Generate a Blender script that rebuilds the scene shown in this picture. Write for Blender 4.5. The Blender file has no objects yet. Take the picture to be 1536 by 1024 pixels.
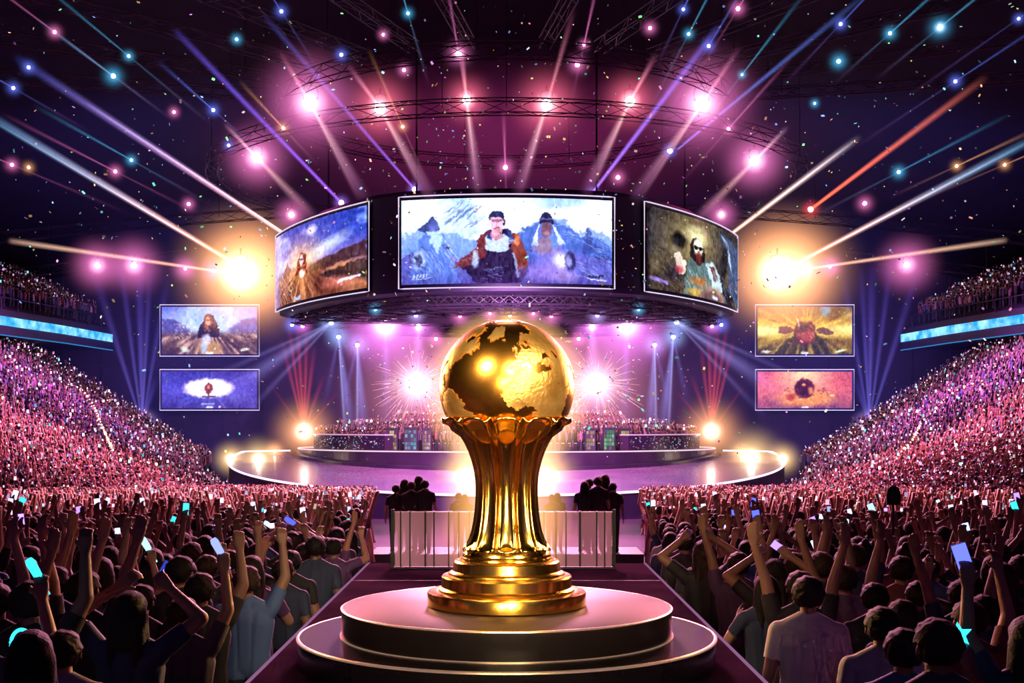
import bpy, bmesh, math, random
import numpy as np
from mathutils import Vector, Matrix, noise as mnoise

random.seed(7)
RNG = np.random.default_rng(7)
C = bpy.context.scene.collection
PI = math.pi

# ------------------------------------------------------------------ camera frame (1536 x 1024)
F, CX, CY, EZ = 1890.0, 760.0, 640.0, 2.56


def at(x, y, D):
    """World point at distance D seen at picture position x, y from the eye."""
    return Vector(((x - CX) * D / F, D, EZ + (CY - y) * D / F))


def at_z(x, y, z):
    D = (z - EZ) * F / (CY - y)
    return at(x, y, D)


# ------------------------------------------------------------------ small helpers
def tag(o, label=None, cat=None, group=None, kind=None):
    if label: o['label'] = label
    if cat: o['category'] = cat
    if group: o['group'] = group
    if cat and not kind: kind = 'thing'
    if kind: o['kind'] = kind
    return o


def empty(name, loc=(0, 0, 0), rz=0.0):
    o = bpy.data.objects.new(name, None)
    o.empty_display_size = 0.2
    C.objects.link(o)
    o.location = loc
    o.rotation_euler = (0, 0, rz)
    return o


def link(name, me, mat=None, parent=None, smooth=False):
    if mat is not None and len(me.materials) == 0:
        me.materials.append(mat)
    if smooth:
        me.polygons.foreach_set('use_smooth', np.ones(len(me.polygons), dtype=bool))
    o = bpy.data.objects.new(name, me)
    C.objects.link(o)
    o.parent = parent
    return o


def np_mesh(name, verts, faces):
    """faces: list of index tuples or an (n,k) int array."""
    me = bpy.data.meshes.new(name)
    if isinstance(faces, np.ndarray):
        n, k = faces.shape
        me.vertices.add(len(verts))
        me.vertices.foreach_set('co', np.asarray(verts, dtype=np.float32).ravel())
        me.loops.add(n * k)
        me.loops.foreach_set('vertex_index', faces.astype(np.int32).ravel())
        me.polygons.add(n)
        me.polygons.foreach_set('loop_start', np.arange(0, n * k, k, dtype=np.int32))
        me.update(calc_edges=True)
        me.validate()
    else:
        me.from_pydata([tuple(v) for v in verts], [], faces)
        me.update()
    return me


class MB:
    """Collects simple shapes into one mesh."""
    def __init__(s):
        s.v, s.f = [], []

    def add(s, vs, fs):
        b = len(s.v)
        s.v.extend(tuple(v) for v in vs)
        s.f.extend(tuple(i + b for i in f) for f in fs)
        return s

    def box(s, lo, hi):
        x0, y0, z0 = lo; x1, y1, z1 = hi
        vs = [(x0, y0, z0), (x1, y0, z0), (x1, y1, z0), (x0, y1, z0), (x0, y0, z1), (x1, y0, z1), (x1, y1, z1), (x0, y1, z1)]
        return s.add(vs, [(3, 2, 1, 0), (4, 5, 6, 7), (0, 1, 5, 4), (1, 2, 6, 5), (2, 3, 7, 6), (3, 0, 4, 7)])

    def bar(s, a, b, r0, r1=None, n=6, caps=True):
        a, b = Vector(a), Vector(b)
        r1 = r0 if r1 is None else r1
        d = b - a
        if d.length < 1e-6: return s
        q = d.to_track_quat('Z', 'Y')
        ring = [q @ Vector((math.cos(2 * PI * i / n), math.sin(2 * PI * i / n), 0)) for i in range(n)]
        vs = [a + v * r0 for v in ring] + [b + v * r1 for v in ring]
        fs = [(i, (i + 1) % n, n + (i + 1) % n, n + i) for i in range(n)]
        if caps: fs += [tuple(range(n - 1, -1, -1)), tuple(range(n, 2 * n))]
        return s.add(vs, fs)

    def tube(s, pts, r, n=6, closed=False):
        pts = [Vector(p) for p in pts]
        k = len(pts)
        vs, fs = [], []
        for i, p in enumerate(pts):
            a = pts[(i - 1) % k] if (closed or i > 0) else p
            b = pts[(i + 1) % k] if (closed or i < k - 1) else p
            t = (b - a).normalized()
            u = t.cross(Vector((0, 0, 1)))
            u = u.normalized() if u.length > 1e-5 else Vector((1, 0, 0))
            w = u.cross(t).normalized()
            for j in range(n):
                an = 2 * PI * j / n
                vs.append(p + (u * math.cos(an) + w * math.sin(an)) * r)
        for i in range(k if closed else k - 1):
            i2 = (i + 1) % k
            for j in range(n):
                j2 = (j + 1) % n
                fs.append((i * n + j, i * n + j2, i2 * n + j2, i2 * n + j))
        if not closed:
            fs += [tuple(range(n - 1, -1, -1)), tuple(range((k - 1) * n, k * n))]
        return s.add(vs, fs)

    def lathe(s, prof, n=96, c=(0, 0, 0), cap=True):
        """prof: list of (r, z), bottom to top."""
        vs, fs = [], []
        for r, z in prof:
            for j in range(n):
                a = 2 * PI * j / n
                vs.append((c[0] + r * math.cos(a), c[1] + r * math.sin(a), c[2] + z))
        m = len(prof)
        for i in range(m - 1):
            for j in range(n):
                j2 = (j + 1) % n
                fs.append((i * n + j, i * n + j2, (i + 1) * n + j2, (i + 1) * n + j))
        if cap:
            fs.append(tuple(range(n - 1, -1, -1)))
            fs.append(tuple(range((m - 1) * n, m * n)))
        return s.add(vs, fs)

    def ball(s, c, r, n=12, m=8, sz=1.0):
        c = Vector(c)
        vs, fs = [], []
        for i in range(1, m):
            t = PI * i / m
            for j in range(n):
                a = 2 * PI * j / n
                vs.append(c + Vector((r * math.sin(t) * math.cos(a), r * math.sin(t) * math.sin(a), -r * sz * math.cos(t))))
        b0 = len(vs); vs.append(c + Vector((0, 0, -r * sz))); vs.append(c + Vector((0, 0, r * sz)))
        for i in range(m - 2):
            for j in range(n):
                j2 = (j + 1) % n
                fs.append((i * n + j, i * n + j2, (i + 1) * n + j2, (i + 1) * n + j))
        for j in range(n):
            j2 = (j + 1) % n
            fs.append((b0, j2, j)); fs.append((b0 + 1, (m - 2) * n + j, (m - 2) * n + j2))
        return s.add(vs, fs)

    def mesh(s, name):
        return np_mesh(name, s.v, s.f)

    def build(s, name, mat=None, parent=None, smooth=False):
        return link(name, s.mesh(name), mat, parent, smooth)


def auto_smooth(o, ang=35):
    me = o.data
    me.polygons.foreach_set('use_smooth', np.ones(len(me.polygons), dtype=bool))
    bm = bmesh.new(); bm.from_mesh(me)
    for e in bm.edges:
        if len(e.link_faces) == 2 and e.calc_face_angle(0) > math.radians(ang):
            e.smooth = False
    bm.to_mesh(me); bm.free()
    return o


# ------------------------------------------------------------------ materials
MATS = {}


def principled(name, base=(0.5, 0.5, 0.5), rough=0.5, metal=0.0, emit=None, estr=0.0, noise=None, coat=0.0, spec=0.5, bump=None, speck=None):
    """noise: (scale, colour2) mixes a second colour by procedural noise. bump: (scale, strength)."""
    if name in MATS: return MATS[name]
    m = bpy.data.materials.new(name); m.use_nodes = True
    nt = m.node_tree
    b = nt.nodes['Principled BSDF']
    b.inputs['Base Color'].default_value = (*base, 1)
    b.inputs['Roughness'].default_value = rough
    b.inputs['Metallic'].default_value = metal
    b.inputs['Specular IOR Level'].default_value = spec
    b.inputs['Coat Weight'].default_value = coat
    if emit:
        b.inputs['Emission Color'].default_value = (*emit, 1)
        b.inputs['Emission Strength'].default_value = estr
    tc = None
    if noise or bump or speck:
        tc = nt.nodes.new('ShaderNodeTexCoord')
    if noise:
        n = nt.nodes.new('ShaderNodeTexNoise'); n.inputs['Scale'].default_value = noise[0]; n.inputs['Detail'].default_value = 6
        nt.links.new(tc.outputs['Object'], n.inputs['Vector'])
        r = nt.nodes.new('ShaderNodeValToRGB')
        r.color_ramp.elements[0].position = 0.35; r.color_ramp.elements[1].position = 0.65
        r.color_ramp.elements[0].color = (*base, 1); r.color_ramp.elements[1].color = (*noise[1], 1)
        nt.links.new(n.outputs['Fac'], r.inputs['Fac']); nt.links.new(r.outputs['Color'], b.inputs['Base Color'])
    if speck:
        v = nt.nodes.new('ShaderNodeTexVoronoi'); v.inputs['Scale'].default_value = speck[0]
        nt.links.new(tc.outputs['Object'], v.inputs['Vector'])
        r = nt.nodes.new('ShaderNodeValToRGB')
        r.color_ramp.elements[0].position = 0.05; r.color_ramp.elements[1].position = 0.12
        r.color_ramp.elements[0].color = (*speck[1], 1); r.color_ramp.elements[1].color = (*base, 1)
        nt.links.new(v.outputs['Distance'], r.inputs['Fac']); nt.links.new(r.outputs['Color'], b.inputs['Base Color'])
    if bump:
        n = nt.nodes.new('ShaderNodeTexNoise'); n.inputs['Scale'].default_value = bump[0]; n.inputs['Detail'].default_value = 8
        nt.links.new(tc.outputs['Object'], n.inputs['Vector'])
        bp = nt.nodes.new('ShaderNodeBump'); bp.inputs['Strength'].default_value = bump[1]; bp.inputs['Distance'].default_value = 0.02
        nt.links.new(n.outputs['Fac'], bp.inputs['Height']); nt.links.new(bp.outputs['Normal'], b.inputs['Normal'])
    MATS[name] = m
    return m


def emission(name, col, strength):
    if name in MATS: return MATS[name]
    m = bpy.data.materials.new(name); m.use_nodes = True
    nt = m.node_tree; nt.nodes.clear()
    o = nt.nodes.new('ShaderNodeOutputMaterial'); e = nt.nodes.new('ShaderNodeEmission')
    e.inputs['Color'].default_value = (*col, 1); e.inputs['Strength'].default_value = strength
    nt.links.new(e.outputs[0], o.inputs['Surface'])
    MATS[name] = m
    return m


def attr_emission(name, strength, attr='paint'):
    if name in MATS: return MATS[name]
    m = bpy.data.materials.new(name); m.use_nodes = True
    nt = m.node_tree; nt.nodes.clear()
    o = nt.nodes.new('ShaderNodeOutputMaterial'); e = nt.nodes.new('ShaderNodeEmission')
    a = nt.nodes.new('ShaderNodeAttribute'); a.attribute_name = attr
    nt.links.new(a.outputs['Color'], e.inputs['Color'])
    e.inputs['Strength'].default_value = strength
    nt.links.new(e.outputs[0], o.inputs['Surface'])
    MATS[name] = m
    return m


def attr_diffuse(name, attr='paint', rough=0.6):
    m = principled(name, rough=rough, spec=0.3)
    nt = m.node_tree
    a = nt.nodes.new('ShaderNodeAttribute'); a.attribute_name = attr
    nt.links.new(a.outputs['Color'], nt.nodes['Principled BSDF'].inputs['Base Color'])
    return m


def mathn(nt, op, a, b=None, c=None, clamp=False):
    n = nt.nodes.new('ShaderNodeMath'); n.operation = op; n.use_clamp = clamp
    for i, v in enumerate((a, b, c)):
        if v is None: continue
        if isinstance(v, (int, float)): n.inputs[i].default_value = v
        else: nt.links.new(v, n.inputs[i])
    return n.outputs[0]


def glow_material(name, col, strength, power=3.0, squash=(1, 1, 1)):
    """Lit haze around a lamp: light given off by the haze, falling off with the distance from the lamp (unit ball)."""
    if name in MATS: return MATS[name]
    m = bpy.data.materials.new(name); m.use_nodes = True
    nt = m.node_tree; nt.nodes.clear()
    o = nt.nodes.new('ShaderNodeOutputMaterial'); v = nt.nodes.new('ShaderNodeVolumePrincipled')
    v.inputs['Density'].default_value = 0.0
    v.inputs['Emission Color'].default_value = (*col, 1)
    tc = nt.nodes.new('ShaderNodeTexCoord')
    ln = nt.nodes.new('ShaderNodeVectorMath'); ln.operation = 'LENGTH'
    nt.links.new(tc.outputs['Object'], ln.inputs[0])
    t = mathn(nt, 'SUBTRACT', 1.0, ln.outputs['Value'], clamp=True)
    t = mathn(nt, 'POWER', t, power)
    t = mathn(nt, 'MULTIPLY', t, strength)
    nt.links.new(t, v.inputs['Emission Strength'])
    nt.links.new(v.outputs[0], o.inputs['Volume'])
    MATS[name] = m
    return m


BALL = None


def glow(parent, loc, radius, col, strength, power=3.0, name='glow', scale=(1, 1, 1)):
    """A ball of lit haze; strength is the light added along its whole diameter at the middle."""
    global BALL
    if BALL is None:
        BALL = MB().ball((0, 0, 0), 1.0, 16, 10).mesh('glow_ball')
    mat = glow_material('lit_haze_%s_%.3f_%.1f' % ('_'.join('%.2f' % c for c in col), strength / radius, power), col, strength * (power + 1) / (2 * radius), power)
    me = BALL.copy(); me.materials.append(mat)
    o = bpy.data.objects.new(name, me); C.objects.link(o)
    o.parent = parent
    o.location = loc
    o.scale = (radius * scale[0], radius * scale[1], radius * scale[2])
    return o


def beam(parent, origin, p0, p1, r0, r1, col0, col1, strength, fade=1.0, fin=0.03, name='light_beam'):
    """A shaft of lit haze from p0 to p1 (world); the parent sits at origin unrotated. col0 at the lamp, col1 at the far end."""
    p0, p1 = Vector(p0), Vector(p1)
    d = p1 - p0; L = d.length
    n = 14
    vs, fs = [], []
    for k, (z, r) in enumerate(((0, r0), (L, r1))):
        for j in range(n):
            a = 2 * PI * j / n
            vs.append((r * math.cos(a), r * math.sin(a), z))
    fs = [(j, (j + 1) % n, n + (j + 1) % n, n + j) for j in range(n)] + [tuple(range(n - 1, -1, -1)), tuple(range(n, 2 * n))]
    me = np_mesh(name, vs, fs)
    m = bpy.data.materials.new('lit_haze_shaft'); m.use_nodes = True
    nt = m.node_tree; nt.nodes.clear()
    o = nt.nodes.new('ShaderNodeOutputMaterial'); v = nt.nodes.new('ShaderNodeVolumePrincipled')
    v.inputs['Density'].default_value = 0.0
    tc = nt.nodes.new('ShaderNodeTexCoord'); sp = nt.nodes.new('ShaderNodeSeparateXYZ')
    nt.links.new(tc.outputs['Object'], sp.inputs[0])
    x, y, z = sp.outputs
    t = mathn(nt, 'DIVIDE', z, L, clamp=True)
    R = mathn(nt, 'MULTIPLY_ADD', t, r1 - r0, r0)
    rr = mathn(nt, 'DIVIDE', mathn(nt, 'SQRT', mathn(nt, 'ADD', mathn(nt, 'MULTIPLY', x, x), mathn(nt, 'MULTIPLY', y, y))), R)
    prof = mathn(nt, 'MULTIPLY', mathn(nt, 'POWER', mathn(nt, 'SUBTRACT', 1.0, rr, clamp=True), 1.9), 1.25)
    f = mathn(nt, 'POWER', mathn(nt, 'SUBTRACT', 1.0, t, clamp=True), fade)
    g = mathn(nt, 'DIVIDE', t, fin, clamp=True)
    e = mathn(nt, 'MULTIPLY', mathn(nt, 'MULTIPLY', prof, f), g)
    e = mathn(nt, 'DIVIDE', mathn(nt, 'MULTIPLY', e, strength * .78), R)
    nt.links.new(e, v.inputs['Emission Strength'])
    cr = nt.nodes.new('ShaderNodeValToRGB')
    cr.color_ramp.elements[0].color = (*col0, 1); cr.color_ramp.elements[1].color = (*col1, 1)
    nt.links.new(t, cr.inputs['Fac']); nt.links.new(cr.outputs['Color'], v.inputs['Emission Color'])
    nt.links.new(v.outputs[0], o.inputs['Volume'])
    ob = link(name, me, m, parent)
    ob.location = p0 - Vector(origin)
    ob.rotation_mode = 'QUATERNION'
    ob.rotation_quaternion = d.to_track_quat('Z', 'Y')
    return ob


def lin(c):
    return tuple(((v + 0.055) / 1.055) ** 2.4 if v > 0.04045 else v / 12.92 for v in c)


GOLD = None
M_BLACK = principled('black_metal', (0.012, 0.012, 0.016), 0.45, 0.6)
M_DARKP = principled('dark_purple_panel', (0.02, 0.014, 0.035), 0.4)
M_TRUSS = principled('truss_steel', (0.035, 0.028, 0.045), 0.5, 0.3)
M_RIM = emission('pinkish_white_led', (1.0, 0.75, 0.95), 1.1)


# ------------------------------------------------------------------ ordinals and label words
ORD = ['', 'first', 'second', 'third', 'fourth', 'fifth', 'sixth', 'seventh', 'eighth', 'ninth', 'tenth', 'eleventh', 'twelfth', 'thirteenth', 'fourteenth', 'fifteenth',
       'sixteenth', 'seventeenth', 'eighteenth', 'nineteenth', 'twentieth', 'twenty-first', 'twenty-second', 'twenty-third', 'twenty-fourth', 'twenty-fifth', 'twenty-sixth',
       'twenty-seventh', 'twenty-eighth', 'twenty-ninth', 'thirtieth', 'thirty-first', 'thirty-second', 'thirty-third', 'thirty-fourth', 'thirty-fifth']


def ordn(i):
    return ORD[i] if i < len(ORD) else 'number %d' % i


# ================================================================== THE HALL
def plane_z(D):
    return 0.10 - 0.0427 * D


def bowl(u):
    if u <= 0: return 0.0
    if u < 10: return 0.41 * u
    return 4.1 + 0.62 * (u - 10)


def ground_z(X, D):
    return plane_z(D) + bowl(abs(X) - 19.0)


def hall():
    # sloping floor with the banked sides
    xs = [-60, -52, -46, -40, -34, -29, -24, -19, -10, 0, 10, 19, 24, 29, 34, 40, 46, 52, 60]
    ds = [-6, 0, 10, 20, 40, 60, 80, 100, 119, 128]
    vs = [(x, d, ground_z(x, min(d, 119)) if d <= 119 else plane_z(119)) for d in ds for x in xs]
    n = len(xs)
    fs = [(j * n + i, j * n + i + 1, (j + 1) * n + i + 1, (j + 1) * n + i) for j in range(len(ds) - 1) for i in range(n - 1)]
    m = principled('hall_floor', (0.10, 0.05, 0.11), 0.22, noise=(0.6, (0.16, 0.08, 0.16)), bump=(3.0, 0.05))
    tag(link('floor', np_mesh('floor', vs, fs), m), kind='structure')
    # back wall and side walls
    mw = principled('dark_hall_wall', (0.045, 0.030, 0.085), 0.7, noise=(0.15, (0.03, 0.018, 0.06)))
    w = MB(); w.box((-64, 128, -8), (64, 128.6, 30))
    for i in range(-15, 16):                                   # shallow pilasters and rails of the wall cladding
        w.box((i * 4.1 - 0.12, 127.8, -6), (i * 4.1 + 0.12, 128.0, 27))
    for z in (3.2, 8.7, 13.5, 18.5):
        w.box((-62, 127.82, z), (62, 128.0, z + 0.25))
    tag(w.build('wall_back', mw), kind='structure')
    for s, nm in ((-1, 'wall_left'), (1, 'wall_right')):
        w = MB(); w.box((s * 62 - 0.3, -6, -8), (s * 62 + 0.3, 128, 30))
        tag(w.build(nm, mw), kind='structure')
    # vaulted roof
    nx, nd = 40, 40
    vs, fs = [], []
    for j in range(nd + 1):
        D = -6 + 135 * j / nd
        for i in range(nx + 1):
            X = -63 + 126 * i / nx
            vs.append((X, D, 28.5 - 0.0026 * X * X - 0.0016 * (D - 70) ** 2 * (1 if D > 70 else 0.3)))
    for j in range(nd):
        for i in range(nx):
            a = j * (nx + 1) + i
            fs.append((a, a + nx + 1, a + nx + 2, a + 1))
    mc = principled('roof_deck', (0.006, 0.004, 0.011), 0.8, noise=(0.25, (0.011, 0.006, 0.018)), spec=0.1)
    tag(link('ceiling', np_mesh('ceiling', vs, fs), mc, smooth=True), kind='structure')


def roof_z(X, D):
    return 28.5 - 0.0026 * X * X - 0.0016 * (D - 70) ** 2 * (1 if D > 70 else 0.3)


def truss_path(mb, pts, w=0.7, closed=False, r=0.038):
    """Box truss along pts: four chords and zigzag lacing."""
    pts = [Vector(p) for p in pts]
    k = len(pts)
    offs = []
    for i, p in enumerate(pts):
        a = pts[(i - 1) % k] if (closed or i > 0) else p
        b = pts[(i + 1) % k] if (closed or i < k - 1) else p
        t = (b - a).normalized(); u = t.cross(Vector((0, 0, 1)))
        u = u.normalized() if u.length > 1e-5 else Vector((1, 0, 0))
        v = u.cross(t)
        offs.append([p + u * w / 2 * sx + v * w / 2 * sy for sx, sy in ((-1, -1), (1, -1), (1, 1), (-1, 1))])
    for c in range(4):
        mb.tube([o[c] for o in offs], r, 4, closed)
    for i in range(k if closed else k - 1):
        o, q = offs[i], offs[(i + 1) % k]
        for c in range(4):
            c2 = (c + 1) % 4
            if (i + c) % 2: mb.bar(o[c], q[c2], r * 0.6, n=3, caps=False)
            else: mb.bar(o[c2], q[c], r * 0.6, n=3, caps=False)


def trusses():
    grp = 'roof trusses'
    def ring(cy, R, z, n, label, a0=0, a1=2 * PI, closed=True, w=0.8):
        mb = MB()
        cnt = n if closed else n + 1
        pts = [(R * math.sin(a0 + (a1 - a0) * i / n), cy - R * math.cos(a0 + (a1 - a0) * i / n), z) for i in range(cnt)]
        truss_path(mb, [Vector(p) - Vector((0, cy, z)) for p in pts], w, closed)
        for i in range(0, cnt, max(1, n // 10)):                # suspension wires up to the roof
            p = Vector(pts[i]) - Vector((0, cy, z))
            mb.bar(p, (p.x, p.y, roof_z(pts[i][0], pts[i][1]) - z), 0.03, n=3)
        o = mb.build('ceiling_truss', M_TRUSS); o.location = (0, cy, z)
        tag(o, label, 'truss', grp)
    ring(80, 14, 22.3, 56, 'small circular lighting truss high above the big screens')
    ring(92, 21, 20.6, 72, 'middle circular truss hanging behind the small ring truss')
    k = 0
    dirs = [-75, -60, -46, -33, -20, -8, 8, 20, 33, 46, 60, 75]
    for j, a in enumerate(dirs):
        ar = math.radians(a)
        mb = MB()
        pts = [Vector((math.sin(ar) * s, 84 - math.cos(ar) * s, 23.6 + 0.35 * 0)) for s in np.linspace(15, 52, 26)]
        o0 = pts[0].copy()
        truss_path(mb, [p - o0 for p in pts], 0.6)
        for p in (pts[2], pts[13], pts[23]):
            mb.bar(p - o0, Vector((p.x, p.y, roof_z(p.x, p.y))) - o0, 0.03, n=3)
        o = mb.build('ceiling_truss', M_TRUSS); o.location = o0
        tag(o, 'straight roof truss fanning out from the small ring truss, %s one from the left' % ordn(j + 1), 'truss', grp)
    for j, (z, D) in enumerate(((21.8, 110), (20.6, 121))):
        mb = MB()
        pts = [Vector((x, D + 0.004 * x * x * -1, z - 0.0022 * x * x)) for x in np.linspace(-50, 50, 60)]
        o0 = Vector((0, D, z)); truss_path(mb, [p - o0 for p in pts], 0.8)
        for p in pts[5::10]:
            mb.bar(p - o0, Vector((p.x, p.y, roof_z(p.x, p.y))) - o0, 0.03, n=3)
        o = mb.build('ceiling_truss', M_TRUSS); o.location = o0
        tag(o, ('bowed cross truss behind the big screens, in front of the rearmost one', 'rearmost bowed cross truss close to the back wall')[j], 'truss', grp)


# ================================================================== RUNWAY, PODIUM, TROPHY
WZ = 0.90
WHALF = 1.68


def runway():
    r = empty('runway', (0, 0, 0))
    tag(r, 'dark raised runway between the two crowds with thin lit edges', 'runway')
    m = principled('runway_deck', (0.030, 0.012, 0.026), 0.5, noise=(1.2, (0.055, 0.022, 0.045)), bump=(6, 0.06), spec=0.0)
    mb = MB(); mb.box((-WHALF, -3, -1.2), (WHALF, 15.35, WZ))
    mb.build('deck', m, r)
    g = MB()
    for i in range(1, 5):
        g.box((-WHALF, i * 3.4, WZ), (WHALF, i * 3.4 + 0.012, WZ + 0.003))
    g.build('panel_seam', M_BLACK, r)
    for s in (-1, 1):
        mb = MB(); mb.box((s * WHALF - 0.012, -3, WZ), (s * WHALF + 0.012, 15.35, WZ + 0.008))
        mb.build('edge_strip', emission('runway_edge_led', (0.85, 0.35, 0.75), 0.33), r)


PD = 9.0


def podium():
    p = empty('podium', (0, PD, WZ + .004))
    tag(p, 'round dark two-tier podium with thin metal rims under the trophy', 'podium')
    lower = principled('podium_black_lacquer', (0.010, 0.008, 0.011), 0.22, speck=(26, (0.10, 0.05, 0.04)), spec=0.2)
    upper = principled('podium_bronze_satin', (0.045, 0.026, 0.025), 0.45, 0.2, spec=0.06, bump=(40, 0.02))
    side = principled('podium_side', (0.012, 0.008, 0.009), 0.3, spec=.25)
    rimm = principled('podium_rim', (0.9, 0.62, 0.42), 0.25, 1.0, emit=(1.0, 0.6, 0.4), estr=0.22)  # metal rim given a faint added glow
    T2, T1 = 0.189, 0.384
    auto_smooth(MB().lathe([(1.445, 0), (1.47, 0.012), (1.477, T2 - 0.012), (1.465, T2)], 160).build('lower_tier', lower, p))
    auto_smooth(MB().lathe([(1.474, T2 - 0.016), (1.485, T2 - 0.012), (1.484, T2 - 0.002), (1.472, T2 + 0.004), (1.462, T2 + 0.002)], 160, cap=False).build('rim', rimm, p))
    auto_smooth(MB().lathe([(1.168, T2), (1.17, T2 + 0.01), (1.17, T1 - 0.02)], 160).build('upper_tier', side, p))
    auto_smooth(MB().lathe([(1.17, T1 - 0.02), (1.17, T1 - 0.006), (1.16, T1)], 160).build('tabletop', upper, p))
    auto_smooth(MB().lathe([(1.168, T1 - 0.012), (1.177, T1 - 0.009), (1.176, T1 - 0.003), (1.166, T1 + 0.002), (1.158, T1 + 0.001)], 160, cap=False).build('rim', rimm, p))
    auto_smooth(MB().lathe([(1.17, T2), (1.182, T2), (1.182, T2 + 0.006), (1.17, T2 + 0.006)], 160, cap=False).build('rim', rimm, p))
    return WZ + T1 + .006


LAND = {
    'north_america': [(-168, 66), (-160, 70), (-140, 70), (-125, 70), (-110, 68), (-95, 72), (-82, 70), (-80, 62), (-93, 60), (-92, 56), (-80, 52), (-78, 58), (-77, 62), (-70, 61), (-62, 56), (-56, 52), (-65, 49), (-60, 46),
                      (-68, 44), (-70, 41), (-75, 38), (-76, 35), (-81, 31), (-80, 26), (-82, 28), (-85, 30), (-94, 29), (-97, 26), (-97, 20), (-91, 18), (-87, 21), (-88, 16), (-83, 14), (-83, 9), (-78, 8), (-85, 10), (-92, 14),
                      (-105, 20), (-110, 25), (-117, 32), (-124, 40), (-124, 48), (-133, 56), (-150, 60), (-164, 56), (-158, 60), (-166, 62)],
    'south_america': [(-78, 8), (-72, 12), (-62, 10), (-51, 4), (-50, 0), (-36, -5), (-35, -9), (-39, -14), (-41, -22), (-48, -27), (-54, -34), (-58, -38), (-65, -42), (-66, -48), (-69, -54), (-74, -52), (-73, -42), (-71, -30), (-70, -18), (-76, -14), (-81, -6), (-80, 0)],
    'greenland': [(-52, 82), (-30, 83), (-20, 78), (-22, 70), (-35, 66), (-44, 60), (-52, 66), (-56, 74), (-68, 78)],
    'africa': [(-17, 15), (-16, 21), (-10, 29), (-6, 35), (3, 37), (10, 37), (11, 33), (20, 31), (23, 33), (32, 31), (35, 27), (38, 20), (43, 12), (51, 12), (46, 4), (40, -4), (40, -14), (35, -20), (33, -27), (27, -34), (19, -35), (15, -27), (12, -17), (13, -8), (9, 0), (9, 4), (3, 6), (-8, 4), (-14, 9)],
    'madagascar': [(44, -17), (50, -15), (48, -25), (44, -24)],
    'europe_asia': [(-9, 37), (-9, 43), (-2, 44), (-4, 48), (2, 51), (8, 54), (10, 57), (12, 54), (20, 55), (24, 59), (22, 64), (18, 61), (16, 56), (11, 59), (6, 58), (6, 62), (14, 68), (26, 71), (40, 67), (44, 66), (45, 68), (60, 69), (70, 73), (90, 75), (105, 78), (115, 74), (140, 73), (170, 70), (180, 68), (178, 63), (163, 60),
                    (162, 54), (157, 51), (155, 58), (143, 59), (136, 54), (140, 48), (130, 42), (127, 35), (122, 40), (119, 37), (122, 30), (114, 22), (108, 20), (109, 11), (103, 10), (104, 1), (98, 8), (97, 16), (90, 22), (82, 16), (78, 8), (73, 18), (67, 24), (57, 26), (60, 22), (52, 16), (44, 12), (38, 22), (35, 28), (36, 36), (28, 36), (26, 40), (22, 37), (19, 41), (13, 45), (18, 40), (16, 38), (11, 43), (3, 42), (0, 39), (-5, 36)],
    'britain': [(-5, 50), (1, 51), (0, 54), (-3, 58), (-6, 57), (-4, 53)],
    'iceland': [(-24, 65), (-14, 65), (-16, 67), (-22, 66.5)],
    'australia': [(114, -22), (122, -17), (130, -12), (137, -12), (136, -16), (142, -11), (146, -19), (153, -26), (150, -37), (143, -39), (135, -34), (129, -32), (115, -34)],
}


def in_poly(px, py, poly):
    poly = np.asarray(poly, float)
    x0, y0 = poly[:, 0], poly[:, 1]
    x1, y1 = np.roll(x0, -1), np.roll(y0, -1)
    inside = np.zeros(np.shape(px), bool)
    for a, b, c, d in zip(x0, y0, x1, y1):
        if b == d: continue
        cond = (b > py) != (d > py)
        xi = (c - a) * (py - b) / (d - b) + a
        inside ^= cond & (px < xi)
    return inside


def gold(name, base, rough, bump=None, noise=None):
    return principled(name, base, rough, 1.0, bump=bump, noise=noise)


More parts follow.
